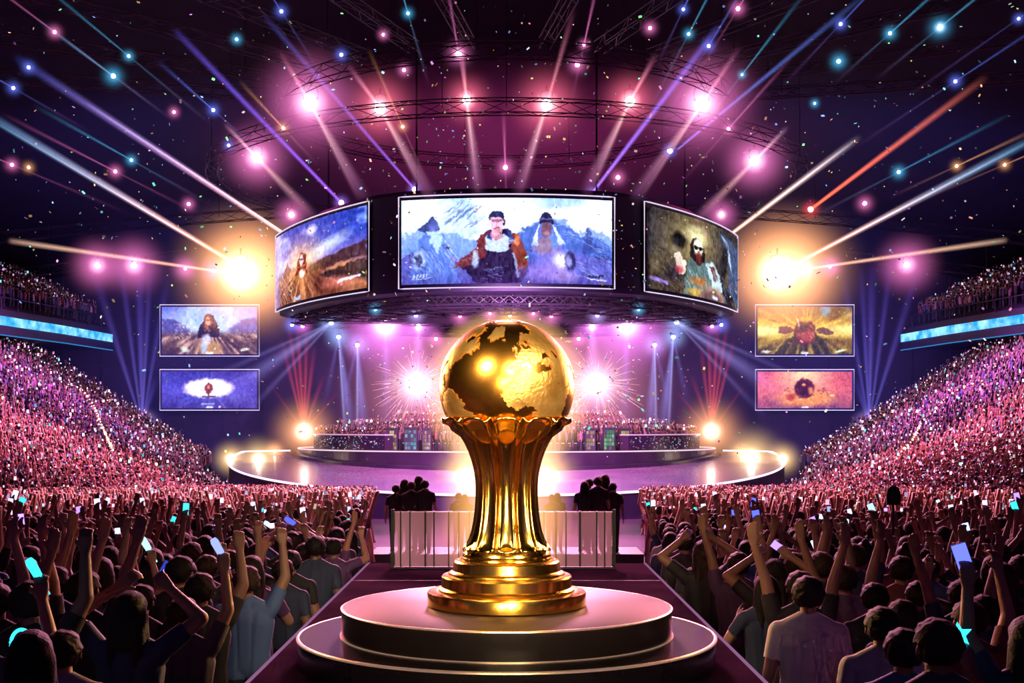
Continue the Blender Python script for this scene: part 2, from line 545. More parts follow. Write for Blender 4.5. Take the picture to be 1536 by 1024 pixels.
def trophy(z0):
    t = empty('trophy', (0, PD, z0))
    tag(t, 'tall gold globe trophy with fluted stem standing on the round podium', 'trophy')
    gpol = gold('polished_gold', (1.0, 0.60, 0.12), 0.16)
    gsat = gold('satin_gold', (1.0, 0.56, 0.10), 0.20, bump=(14, 0.015))
    gland = principled('textured_gold', (0.98, 0.62, 0.20), 0.40, .9, bump=(38, 0.38), noise=(7, (0.62, 0.33, 0.08)))
    gsea = gold('dark_polished_gold', (0.80, 0.38, 0.06), 0.24)

    def ring(prof, name, mat=gsat):
        o = MB().lathe(prof, 128).build(name, mat, t)
        return auto_smooth(o, 30)
    # base steps, bottom to top
    ring([(0.552, 0), (0.564, 0.008), (0.566, 0.088), (0.560, 0.100), (0.545, 0.106), (0.47, 0.108)], 'base_ring')
    ring([(0.480, 0.106), (0.486, 0.112), (0.486, 0.122), (0.474, 0.132), (0.466, 0.136), (0.464, 0.205), (0.456, 0.216), (0.44, 0.221)], 'base_ring')
    ring([(0.412, 0.218), (0.418, 0.226), (0.414, 0.236), (0.396, 0.244), (0.388, 0.250), (0.376, 0.312), (0.366, 0.322), (0.350, 0.328)], 'base_ring')
    ring([(0.332, 0.326), (0.338, 0.334), (0.334, 0.342), (0.316, 0.35), (0.318, 0.362), (0.308, 0.385), (0.292, 0.40), (0.288, 0.414), (0.27, 0.425), (0.22, 0.45)], 'collar', gpol)
    # fluted stem that opens into the petalled cup
    prof = [(0.302, 0.398), (0.300, 0.405), (0.288, 0.43), (0.268, 0.47), (0.247, 0.53), (0.230, 0.61), (0.219, 0.70), (0.213, 0.79), (0.213, 0.87), (0.222, 0.95), (0.240, 1.03), (0.268, 1.11), (0.305, 1.185), (0.350, 1.245), (0.404, 1.285), (0.450, 1.303)]
    pz = np.array([p[1] for p in prof]); pr = np.array([p[0] for p in prof])
    s_in = np.linspace(0, 1, len(prof))
    S = np.linspace(0, 1, 110)
    R = np.interp(S, s_in, pr); Z = np.interp(S, s_in, pz)
    for _ in range(6):
        R[1:-1] = (R[:-2] + 2 * R[1:-1] + R[2:]) / 4; Z[1:-1] = (Z[:-2] + 2 * Z[1:-1] + Z[2:]) / 4
    N = 12
    nth = N * 28
    verts, faces = [], []
    dS = np.gradient(np.stack([R, Z], 1), axis=0); dS /= np.linalg.norm(dS, axis=1)[:, None]
    for k in range(len(S)):
        s = S[k]
        for j in range(nth):
            th = 2 * PI * j / nth
            ph = ((th * N / (2 * PI) + 0.5) % 1.0) * 2 - 1           # -1..1 across a petal
            a = abs(ph)
            edge = 1 - math.exp(-((1 - a) / 0.13) ** 2)                # groove between petals
            bead = math.exp(-((a - 0.74) / 0.13) ** 2)                 # raised rim of a petal
            hollow = max(0.0, 1 - (a / 0.60) ** 2)                     # hollow inside it
            amp = 0.75 + 0.9 * s * (1 - 0.55 * max(0, (s - 0.8) / 0.2))
            off = amp * (-0.026 * (1 - edge) + 0.011 * bead - 0.010 * hollow * min(1, max(0, (s - 0.10) / 0.08)))
            off += 0.014 * max(0, 1 - a * a) * math.exp(-((s - 0.07) / 0.05) ** 2)
            # rounded ends of the petals
            lip = max(0.0, 1 - a ** 2.4)
            zz, rr = Z[k], R[k]
            kt = max(0.0, (s - 0.82) / 0.18); kb = max(0.0, (0.16 - s) / 0.16)
            shift = 0.036 * (lip - 0.45) * kt - 0.05 * (lip - 0.6) * kb
            rr += dS[k, 0] * shift; zz += dS[k, 1] * shift
            nr, nz = dS[k, 1], -dS[k, 0]
            rr += nr * off; zz += nz * off
            verts.append((rr * math.cos(th - PI / 2), rr * math.sin(th - PI / 2), zz))
    K = len(S)
    for k in range(K - 1):
        for j in range(nth):
            j2 = (j + 1) % nth
            faces.append((k * nth + j, k * nth + j2, (k + 1) * nth + j2, (k + 1) * nth + j))
    # rolled lip and inside of the cup
    b = (K - 1) * nth
    for kk, (dr, dz) in enumerate(((0.008, 0.010), (-0.004, 0.020), (-0.022, 0.012), (-0.06, -0.05), (-0.16, -0.12))):
        for j in range(nth):
            v = Vector(verts[b + j]); rad = Vector((v.x, v.y, 0)).normalized()
            verts.append(tuple(v + rad * dr + Vector((0, 0, dz))))
    for kk in range(5):
        b0 = b if kk == 0 else (K + kk - 1) * nth
        b1 = (K + kk) * nth
        for j in range(nth):
            j2 = (j + 1) % nth
            faces.append((b0 + j, b0 + j2, b1 + j2, b1 + j))
    link('fluted_stem', np_mesh('fluted_stem', verts, faces), gpol, t, True)
    # globe with raised continents
    R0, zc = 0.481, 1.548
    g = MB().ball((0, 0, 0), R0, 128, 64).build('globe', gsea, t, True)
    g.location = (0, 0, zc)
    nlon, nlat = 540, 270
    lon = np.radians(np.linspace(-180, 180, nlon + 1)); lat = np.radians(np.linspace(-90, 90, nlat + 1))
    lonc = np.degrees((lon[:-1] + lon[1:]) / 2); latc = np.degrees((lat[:-1] + lat[1:]) / 2)
    LO, LA = np.meshgrid(lonc, latc)
    jag = np.zeros_like(LO); jag2 = np.zeros_like(LO)
    for fz, am in ((0.16, 2.2), (0.41, 1.2), (0.9, 0.6)):
        jag += am * np.sin(LO * fz * 2.1 + 1.3 * np.sin(LA * fz * 2.7)); jag2 += am * np.cos(LA * fz * 2.3 + 1.7 * np.sin(LO * fz * 1.9))
    land = np.zeros_like(LO, bool)
    for poly in LAND.values():
        land |= in_poly(LO + jag * 0.8, LA + jag2 * 0.6, poly)
    land &= ~in_poly(LO, LA, [(28, 41), (33, 42), (41, 41), (39, 46), (31, 46)])
    land &= ~in_poly(LO, LA, [(48, 37), (54, 37), (53, 46), (48, 45)])
    # turn of the globe: which meridian faces the camera, and its tilt
    rot = Matrix.Rotation(math.radians(24), 3, 'X') @ Matrix.Rotation(math.radians(-90 + 14), 3, 'Z')
    RT = np.array(rot)

    def pos(i, j, r):
        la, lo = lat[i], lon[j]
        p = np.stack([np.cos(la) * np.cos(lo), np.cos(la) * np.sin(lo), np.sin(la)], -1) * r
        return p @ RT.T
    cl_ = np.radians(LA); co_ = np.radians(LO)
    pc = (np.stack([np.cos(cl_) * np.cos(co_), np.cos(cl_) * np.sin(co_), np.sin(cl_)], -1) @ RT.T)[..., 2] * R0
    vid = {}
    verts, faces = [], []

    def V(i, j, top):
        j %= nlon
        k = (i, j, top)
        if k not in vid:
            vid[k] = len(verts)
            h = R0 * 1.012 if top else R0 * 0.995
            verts.append(tuple(pos(i, j, h)))
        return vid[k]
    for i in range(nlat):
        for j in range(nlon):
            if not land[i, j] or pc[i, j] < -0.205: continue
            faces.append((V(i, j, 1), V(i, j + 1, 1), V(i + 1, j + 1, 1), V(i + 1, j, 1)))
            for (di, dj, a, bb) in ((-1, 0, (i, j), (i, j + 1)), (1, 0, (i + 1, j + 1), (i + 1, j)), (0, -1, (i + 1, j), (i, j)), (0, 1, (i, j + 1), (i + 1, j + 1))):
                ii, jj = i + di, (j + dj) % nlon
                if ii < 0 or ii >= nlat or (land[ii, jj] and pc[ii, jj] >= -0.205): continue
                faces.append((V(*a, 0), V(*bb, 0), V(*bb, 1), V(*a, 1)))
    o = link('continents', np_mesh('continents', verts, faces), gland, g)
    auto_smooth(o, 40)


# ================================================================== SCREENS
def val_noise(X, Y, seed):
    r = np.random.default_rng(seed).random((64, 64))
    xi, yi = np.floor(X).astype(int), np.floor(Y).astype(int)
    fx, fy = X - xi, Y - yi
    fx = fx * fx * (3 - 2 * fx); fy = fy * fy * (3 - 2 * fy)
    g = lambda a, b: r[a % 64, b % 64]
    return (g(yi, xi) * (1 - fx) + g(yi, xi + 1) * fx) * (1 - fy) + (g(yi + 1, xi) * (1 - fx) + g(yi + 1, xi + 1) * fx) * fy


class Paint:
    """A picture for a lit screen, painted in numbers (sRGB), x to the right and y down, both 0..1."""
    def __init__(s, w, h, asp):
        s.w, s.h, s.asp = w, h, asp
        s.X, s.Y = np.meshgrid(np.linspace(0, 1, w), np.linspace(0, 1, h))
        s.img = np.zeros((h, w, 3))

    def fbm(s, sx, sy, seed, octs=4, X=None, Y=None):
        X = s.X if X is None else X; Y = s.Y if Y is None else Y
        t = 0; a = 0.5; k = 1
        for o in range(octs):
            t = t + a * val_noise(X * sx * k + 7.3 * o, Y * sy * k + 3.1 * o, seed + o); a *= 0.5; k *= 2
        return t

    def mix(s, m, col):
        m = np.clip(m, 0, 1)[..., None]
        s.img = s.img * (1 - m) + np.asarray(col) * m

    def add(s, m, col):
        s.img = s.img + np.clip(m, 0, 1)[..., None] * np.asarray(col)

    def grad(s, stops):
        ys = [p[0] for p in stops]
        for c in range(3):
            s.img[..., c] = np.interp(s.Y, ys, [p[1][c] for p in stops])

    def ell(s, cx, cy, rx, ry, col, soft=0.25, alpha=1.0, rot=0.0, wob=0.0, seed=1):
        dx, dy = (s.X - cx) * s.asp, s.Y - cy
        ca, sa = math.cos(rot), math.sin(rot)
        u = (dx * ca + dy * sa) / (rx * s.asp); v = (-dx * sa + dy * ca) / ry
        d = np.sqrt(u * u + v * v)
        if wob: d = d + wob * (s.fbm(14 * s.asp, 14, seed) - 0.5)
        s.mix(np.clip((1 - d) / soft + 0.5, 0, 1) * alpha, col)

    def poly(s, pts, col, alpha=1.0, wob=0.0, seed=3, soft=1):
        dx = wob * (s.fbm(20 * s.asp, 20, seed) - 0.5) if wob else 0
        dy = wob * (s.fbm(20 * s.asp, 20, seed + 9) - 0.5) if wob else 0
        m = in_poly(s.X + dx, s.Y + dy, pts).astype(float)
        for _ in range(soft):
            q = np.pad(m, 1, mode='edge')
            m = (q[1:-1, 1:-1] * 2 + q[:-2, 1:-1] + q[2:, 1:-1] + q[1:-1, :-2] + q[1:-1, 2:]) / 6
        s.mix(m * alpha, col)

    def line(s, x0, y0, x1, y1, w, col, alpha=1.0):
        ax, ay, bx, by = x0 * s.asp, y0, x1 * s.asp, y1
        px, py = s.X * s.asp - ax, s.Y - ay
        L = (bx - ax) ** 2 + (by - ay) ** 2 + 1e-9
        t = np.clip((px * (bx - ax) + py * (by - ay)) / L, 0, 1)
        d = np.hypot(px - t * (bx - ax), py - t * (by - ay))
        s.mix(np.clip(1.5 - d / w, 0, 1) * alpha, col)

    def rays(s, cx, cy, n, seed, sharp=2.0):
        a = np.arctan2(s.Y - cy, (s.X - cx) * s.asp)
        return val_noise((a + PI) / (2 * PI) * n, np.hypot((s.X - cx) * s.asp, s.Y - cy) * 3, seed) ** sharp

    def streaks(s, region, n, col, seed, w=0.006, ln=0.12, slope=0.3, alpha=0.7):
        r = random.Random(seed)
        x0, y0, x1, y1 = region
        for _ in range(n):
            x, y = r.uniform(x0, x1), r.uniform(y0, y1)
            l = ln * r.uniform(0.4, 1.2); sl = slope + r.uniform(-0.35, 0.35)
            c = np.clip(np.asarray(col) * r.uniform(0.7, 1.25), 0, 1)
            s.line(x, y, x + l / s.asp, y + l * sl, w * r.uniform(0.4, 1.0), c, alpha * r.uniform(.3, .75))

    def mottle(s, amount, sx, seed):
        n = s.fbm(sx * s.asp, sx, seed, 4) - 0.47
        s.img = s.img * (1 + amount * n[..., None])

    def final(s):
        fx = s.fbm(26 * s.asp, 26, 201, 4) - .47; fy = s.fbm(26 * s.asp, 26, 301, 4) - .47
        xi = np.clip(np.round((s.X + fx * .035 / s.asp) * (s.w - 1)), 0, s.w - 1).astype(int); yi = np.clip(np.round((s.Y + fy * .045) * (s.h - 1)), 0, s.h - 1).astype(int)
        s.img = s.img[yi, xi]
        g = s.fbm(44 * s.asp, 18, 401, 3) - .44; lum = s.img.mean(-1)
        s.img = s.img + (g * .55 * np.clip(1.15 - lum, 0, 1))[..., None] * (s.img * .6 + np.array((.30, .34, .42)))
        a = np.clip(s.img, 0, 1)
        return np.where(a > 0.04045, ((a + 0.055) / 1.055) ** 2.4, a / 12.92)


def pic_main():
    p = Paint(480, 204, 2.35)
    p.grad([(0, (.62, .76, .97)), (.35, (.78, .86, 1)), (.6, (.55, .66, .95)), (1, (.28, .26, .62))])
    cl = p.fbm(5, 4, 11, 5)
    p.mix(np.clip((cl - .46) * 5, 0, 1) * np.clip(1.2 - p.Y * 1.4, 0, 1), (.97, .98, 1))
    p.ell(.52, .16, .12, .28, (1, 1, 1), 1.2, .9); p.ell(.90, .30, .09, .2, (1, 1, 1), 1.2, .95); p.ell(.10, .10, .12, .2, (.95, .98, 1), 1.3, .8)
    # mountains
    p.poly([(0, .42), (.08, .36), (.15, .44), (.25, .40), (.34, .5), (.45, .47), (.55, .40), (.62, .30), (.70, .20), (.78, .28), (.84, .40), (.90, .33), (1, .46), (1, 1), (0, 1)], (.42, .56, .88), .75, .08, 5, 3)
    p.poly([(.5, .55), (.58, .36), (.66, .25), (.72, .26), (.80, .36), (.86, .44), (.92, .42), (1, .6), (1, 1), (.5, 1)], (.24, .34, .72), .8, .06, 6, 2)
    p.poly([(.86, .44), (.885, .33), (.90, .44), (.94, .60), (.86, .66)], (.20, .25, .58), .8, .03, 7)
    p.streaks((.62, .3, .95, .6), 40, (.75, .85, 1), 2, .005, .16, .35, .5)
    p.streaks((.20, .15, .34, .36), 26, (.30, .36, .62), 3, .009, .14, -.75, .8)
    # foreground robes
    p.poly([(0, .70), (.10, .58), (.28, .72), (.40, .70), (.60, .72), (.72, .62), (.86, .64), (1, .72), (1, 1), (0, 1)], (.34, .34, .72), .9, .06, 8, 2)
    # bearded figure on the left
    p.poly([(.03, 1), (.05, .70), (.09, .46), (.14, .38), (.20, .42), (.25, .62), (.28, 1)], (.33, .45, .84), .95, .04, 10, 2)
    p.poly([(.08, .36), (.115, .28), (.145, .20), (.175, .26), (.185, .36), (.13, .42)], (.22, .26, .52), 1, .03, 11)
    p.ell(.158, .33, .022, .085, (.36, .40, .72), .5)
    p.poly([(.125, .38), (.18, .38), (.20, .52), (.17, .66), (.145, .55)], (.72, .84, .98), .85, .04, 12, 2)
    p.streaks((.09, .42, .24, .85), 50, (.72, .82, 1), 14, .006, .12, 1.6, .55)
    p.ell(.085, .72, .028, .12, (.75, .82, .98), .5, .8, wob=.5); p.ell(.085, .72, .016, .07, (.25, .26, .5), .5, .8)
    p.streaks((.0, .55, .10, .95), 40, (.18, .20, .45), 15, .008, .1, .8, .6)
    # capped figure in the middle
    p.poly([(.28, .80), (.36, .66), (.375, .44), (.42, .37), (.50, .37), (.55, .44), (.585, .62), (.60, .84), (.56, 1), (.36, 1)], (.16, .10, .26), 1, .025, 20, 2)
    p.poly([(.345, .60), (.375, .44), (.415, .38), (.425, .50), (.40, .68), (.31, .80), (.24, .82), (.27, .74)], (.42, .16, .20), .95, .03, 21, 2)
    p.poly([(.51, .40), (.55, .44), (.585, .60), (.60, .80), (.56, .85), (.53, .66)], (.50, .22, .20), .95, .03, 22, 2)
    p.ell(.548, .50, .014, .06, (.92, .50, .34), .6, .9)
    p.poly([(.405, .46), (.43, .42), (.455, .50), (.485, .42), (.51, .46), (.515, .60), (.46, .64), (.40, .60)], (.74, .82, .98), .95, .02, 23, 2)
    p.poly([(.42, .38), (.44, .40), (.432, .50), (.41, .47)], (.12, .22, .55), 1); p.poly([(.50, .38), (.515, .40), (.54, .50), (.515, .52)], (.12, .25, .60), 1)
    p.streaks((.40, .46, .52, .58), 22, (.95, .80, .86), 24, .006, .07, .4, .7)
    p.poly([(.43, .36), (.475, .36), (.485, .46), (.455, .50), (.425, .46)], (.78, .50, .62), 1, 0, 1, 2)
    p.ell(.4515, .31, .031, .125, (.93, .70, .80), .25)
    p.ell(.455, .375, .018, .03, (.70, .44, .56), .8, .7); p.line(.44, .355, .462, .355, .008, (.55, .28, .4), .8)
    p.ell(.4515, .265, .032, .018, (.5, .3, .45), .8, .8); p.line(.449, .29, .447, .33, .006, (.8, .55, .66), .8)
    p.poly([(.418, .28), (.42, .20), (.436, .155), (.455, .145), (.476, .165), (.488, .22), (.489, .30), (.478, .235), (.44, .225), (.427, .24)], (.16, .16, .34), 1, .01, 26)
    p.poly([(.483, .24), (.492, .26), (.49, .33), (.482, .32)], (.20, .14, .3), 1)
    p.ell(.352, .72, .016, .10, (.70, .80, .98), .5, .85); p.line(.535, .66, .555, .92, .014, (.68, .78, 1), .7)
    p.streaks((.38, .80, .48, .96), 26, (.55, .55, .92), 28, .006, .09, .3, .7)
    p.streaks((.22, .66, .33, .82), 30, (.62, .45, .62), 29, .006, .07, .3, .7)
    # helmeted figure on the right with long white hair
    p.poly([(.60, .62), (.63, .44), (.66, .36), (.72, .36), (.755, .46), (.78, .66), (.70, .76)], (.40, .42, .80), .9, .03, 30, 2)
    p.poly([(.63, .60), (.665, .46), (.715, .46), (.745, .58), (.72, .66), (.66, .66)], (.55, .44, .56), .9, .03, 31, 2)
    p.poly([(.70, .44), (.725, .40), (.745, .55), (.72, .62)], (.36, .55, .95), .8, .02, 32, 2)
    p.ell(.688, .36, .025, .10, (.42, .28, .38), .35)
    p.ell(.69, .41, .014, .03, (.68, .5, .55), .7, .7)
    p.poly([(.648, .30), (.655, .22), (.678, .155), (.70, .18), (.718, .24), (.718, .31), (.685, .29)], (.13, .12, .30), 1, .015, 33)
    p.line(.656, .245, .715, .245, .010, (.40, .40, .66), .8)
    for i in range(9):
        p.line(.655 - i * .002, .31 + i * .01, .615 + i * .004, .55, .006, (.86, .92, 1), .5); p.line(.718 + i * .002, .31 + i * .01, .775 - i * .004, .54, .006, (.86, .92, 1), .5)
    # globe-like orb and flowing cloth
    p.ell(.745, .745, .085, .13, (.52, .46, .86), .8, .9); p.ell(.755, .73, .03, .075, (1, 1, 1), 1.2, 1)
    p.ell(.80, .73, .026, .11, (.14, .12, .34), .4, .9); p.ell(.792, .73, .015, .07, (.62, .62, .9), .6, .8)
    p.streaks((.82, .66, .98, .92), 40, (.72, .74, 1), 35, .006, .14, .55, .5)
    p.streaks((.90, .52, 1, .75), 30, (.14, .14, .36), 36, .008, .07, .6, .7)
    p.ell(.66, .88, .10, .09, (.66, .52, .90), 1, .6); p.ell(.77, .92, .06, .07, (.78, .66, .96), 1, .6)
    p.mix(np.clip((p.Y - .84) * 4, 0, 1) * .55, (.26, .14, .46))
    for k in range(5):   # small lettering-like strokes in the lower corners and the centre
        p.line(.055 + k * .016, .925 - k * .004, .063 + k * .016, .90 - k * .004, .008, (.85, .88, 1), .7)
        p.line(.885 + k * .016, .905 + (k % 2) * .01, .893 + k * .016, .905, .010, (.12, .12, .3), .9)
    p.line(.05, .945, .14, .93, .006, (.85, .9, 1), .6); p.line(.885, .935, .97, .95, .007, (.92, .94, 1), .8)
    p.mottle(.30, 22, 40)
    return p.final()


def pic_left():
    p = Paint(280, 130, 1.6)
    p.grad([(0, (.30, .28, .66)), (.45, (.60, .50, .80)), (1, (.38, .20, .26))])
    cl = p.fbm(4, 4, 51, 5)
    p.mix(np.clip((cl - .42) * 4, 0, 1) * np.clip(1.3 - p.X, 0, 1), (.82, .78, .96))
    p.mix(np.clip((p.X - .40) * 2.2, 0, 1) * np.clip((.60 - p.Y) * 3, 0, 1), (.16, .22, .66))
    p.mix(np.clip((cl - .5) * 6, 0, 1) * np.clip((p.X - .5) * 3, 0, 1) * np.clip((.58 - p.Y) * 4, 0, 1), (.62, .76, 1))
    p.ell(.55, .12, .05, .06, (.86, .82, 1), .9); p.ell(.66, .40, .20, .08, (.85, .90, 1), 1, .8, -.35)
    # rocks in streaks fanning out
    ra = p.rays(.43, .58, 60, 52, 1.6)
    fan = np.clip((p.Y - .50 - .10 * np.abs(p.X - .43)) * 6, 0, 1)
    p.mix(fan, (.42, .20, .16)); p.mix(fan * ra * 1.3, (.92, .62, .42)); p.mix(fan * p.rays(.43, .56, 90, 53, 2.5) * .9, (.18, .08, .12))
    p.poly([(.50, .58), (.75, .50), (1, .40), (1, .58), (.7, .66), (.52, .66)], (.24, .12, .14), .9, .05, 54, 2)
    p.poly([(.62, .72), (1, .62), (1, .86), (.78, .84)], (.10, .06, .12), .75, .04, 55, 2)
    p.ell(.80, .86, .12, .07, (.80, .42, .40), 1, .7)
    # hooded figure and its glow
    p.ell(.43, .50, .16, .22, (1, .70, .36), 1.6, .6)
    p.poly([(.36, .66), (.39, .46), (.43, .36), (.48, .40), (.50, .54), (.50, .66)], (.50, .16, .10), 1, .03, 56)
    p.ell(.435, .47, .026, .075, (.86, .74, .78), .5); p.line(.415, .46, .455, .46, .012, (.25, .14, .2), .9)
    p.ell(.44, .645, .035, .045, (1, .98, .90), .8); p.streaks((.33, .30, .52, .60), 40, (1, .82, .60), 57, .008, .09, -.6, .6)
    p.poly([(.15, .75), (.18, .52), (.24, .45), (.29, .54), (.26, .80), (.20, .92)], (.60, .36, .30), .85, .05, 58, 2)
    p.streaks((.10, .45, .32, .95), 60, (.96, .76, .66), 59, .008, .11, 1.4, .55)
    p.mix(np.clip((.16 - p.X) * 6, 0, 1), (.74, .64, .86))
    p.streaks((.55, .10, .95, .42), 14, (1, .7, .5), 60, .010, .02, .3, .9)
    p.line(.80, .855, .95, .83, .018, (.96, .92, .98), .9); p.line(.36, .965, .41, .955, .022, (.70, .78, 1), .9)
    p.mottle(.4, 20, 61)
    return p.final()


def pic_right():
    p = Paint(280, 130, 1.6)
    p.grad([(0, (.20, .17, .18)), (.5, (.20, .18, .20)), (1, (.12, .08, .12))])
    cl = p.fbm(5, 4, 71, 5)
    p.mix(np.clip((cl - .45) * 5, 0, 1) * .7, (.36, .31, .22)); p.ell(.38, .30, .20, .26, (.62, .54, .34), 1.6, .85); p.ell(.40, .22, .09, .10, (.95, .92, .72), 1.4, .9)
    p.poly([(.66, .06), (.86, .10), (1, .20), (1, 1), (.80, .80), (.80, .40)], (.24, .30, .46), .85, .05, 72, 3)
    p.poly([(.68, .08), (.78, .14), (.84, .34), (.86, .56), (.80, .40), (.76, .22)], (.72, .80, .92), .85, .04, 73, 2)
    p.ell(.74, .42, .05, .26, (.10, .09, .12), .5, .8, .2)
    # pale-faced hooded figure with raised hand
    p.poly([(.28, 1), (.30, .66), (.34, .52), (.40, .48), (.50, .50), (.60, .60), (.66, .84), (.62, 1)], (.32, .42, .44), .9, .04, 74, 2)
    p.poly([(.33, .50), (.345, .30), (.39, .235), (.44, .27), (.48, .38), (.485, .52), (.42, .60)], (.12, .09, .10), 1, .02, 75)
    p.ell(.415, .36, .045, .115, (.90, .88, .80), .4); p.ell(.395, .37, .016, .03, (.05, .04, .06), .5); p.ell(.437, .37, .016, .03, (.05, .04, .06), .5)
    p.line(.38, .362, .455, .362, .012, (.06, .05, .07)); p.ell(.42, .50, .03, .08, (.38, .12, .14), .6, .9); p.ell(.42, .42, .01, .02, (.5, .42, .38), .7)
    p.ell(.24, .33, .06, .10, (.08, .07, .09), .6, .95)
    p.poly([(.22, .68), (.20, .52), (.24, .48), (.27, .56), (.30, .58), (.29, .72), (.25, .76)], (.92, .86, .80), .9, .04, 76)
    p.ell(.24, .70, .035, .05, (.66, .20, .28), .7, .8)
    p.poly([(.48, .54), (.58, .50), (.66, .64), (.70, .86), (.60, .88)], (.78, .88, .94), .85, .05, 77, 2); p.poly([(.53, .56), (.60, .56), (.64, .72), (.60, .76)], (.34, .12, .14), .9, .03, 78)
    p.streaks((.30, .55, .68, .95), 60, (.70, .88, .90), 79, .007, .09, 1.2, .6); p.streaks((.05, .45, .30, .95), 50, (.62, .52, .46), 80, .007, .10, .7, .5)
    p.ell(.42, .80, .08, .06, (.72, .42, .20), .9, .8, wob=.6); p.ell(.42, .95, .10, .05, (.76, .60, .28), .9, .9, wob=.6); p.ell(.58, .98, .16, .16, (.66, .52, .48), .35, .9)
    p.ell(.57, 1.04, .13, .16, (.34, .24, .26), .5, .9)
    p.streaks((.70, .55, .98, .98), 60, (.42, .60, .80), 81, .008, .07, .9, .6); p.streaks((.74, .60, .98, .80), 20, (.85, .50, .22), 82, .01, .04, .9, .7)
    p.line(.02, .86, .14, .90, .020, (.60, .50, .86), .8); p.line(.585, .955, .625, .965, .024, (.85, .86, 1), .9)
    p.mix(np.clip((.03 - p.X) * 40, 0, 1), (.1, .08, .1)); p.mottle(.5, 18, 83)
    return p.final()


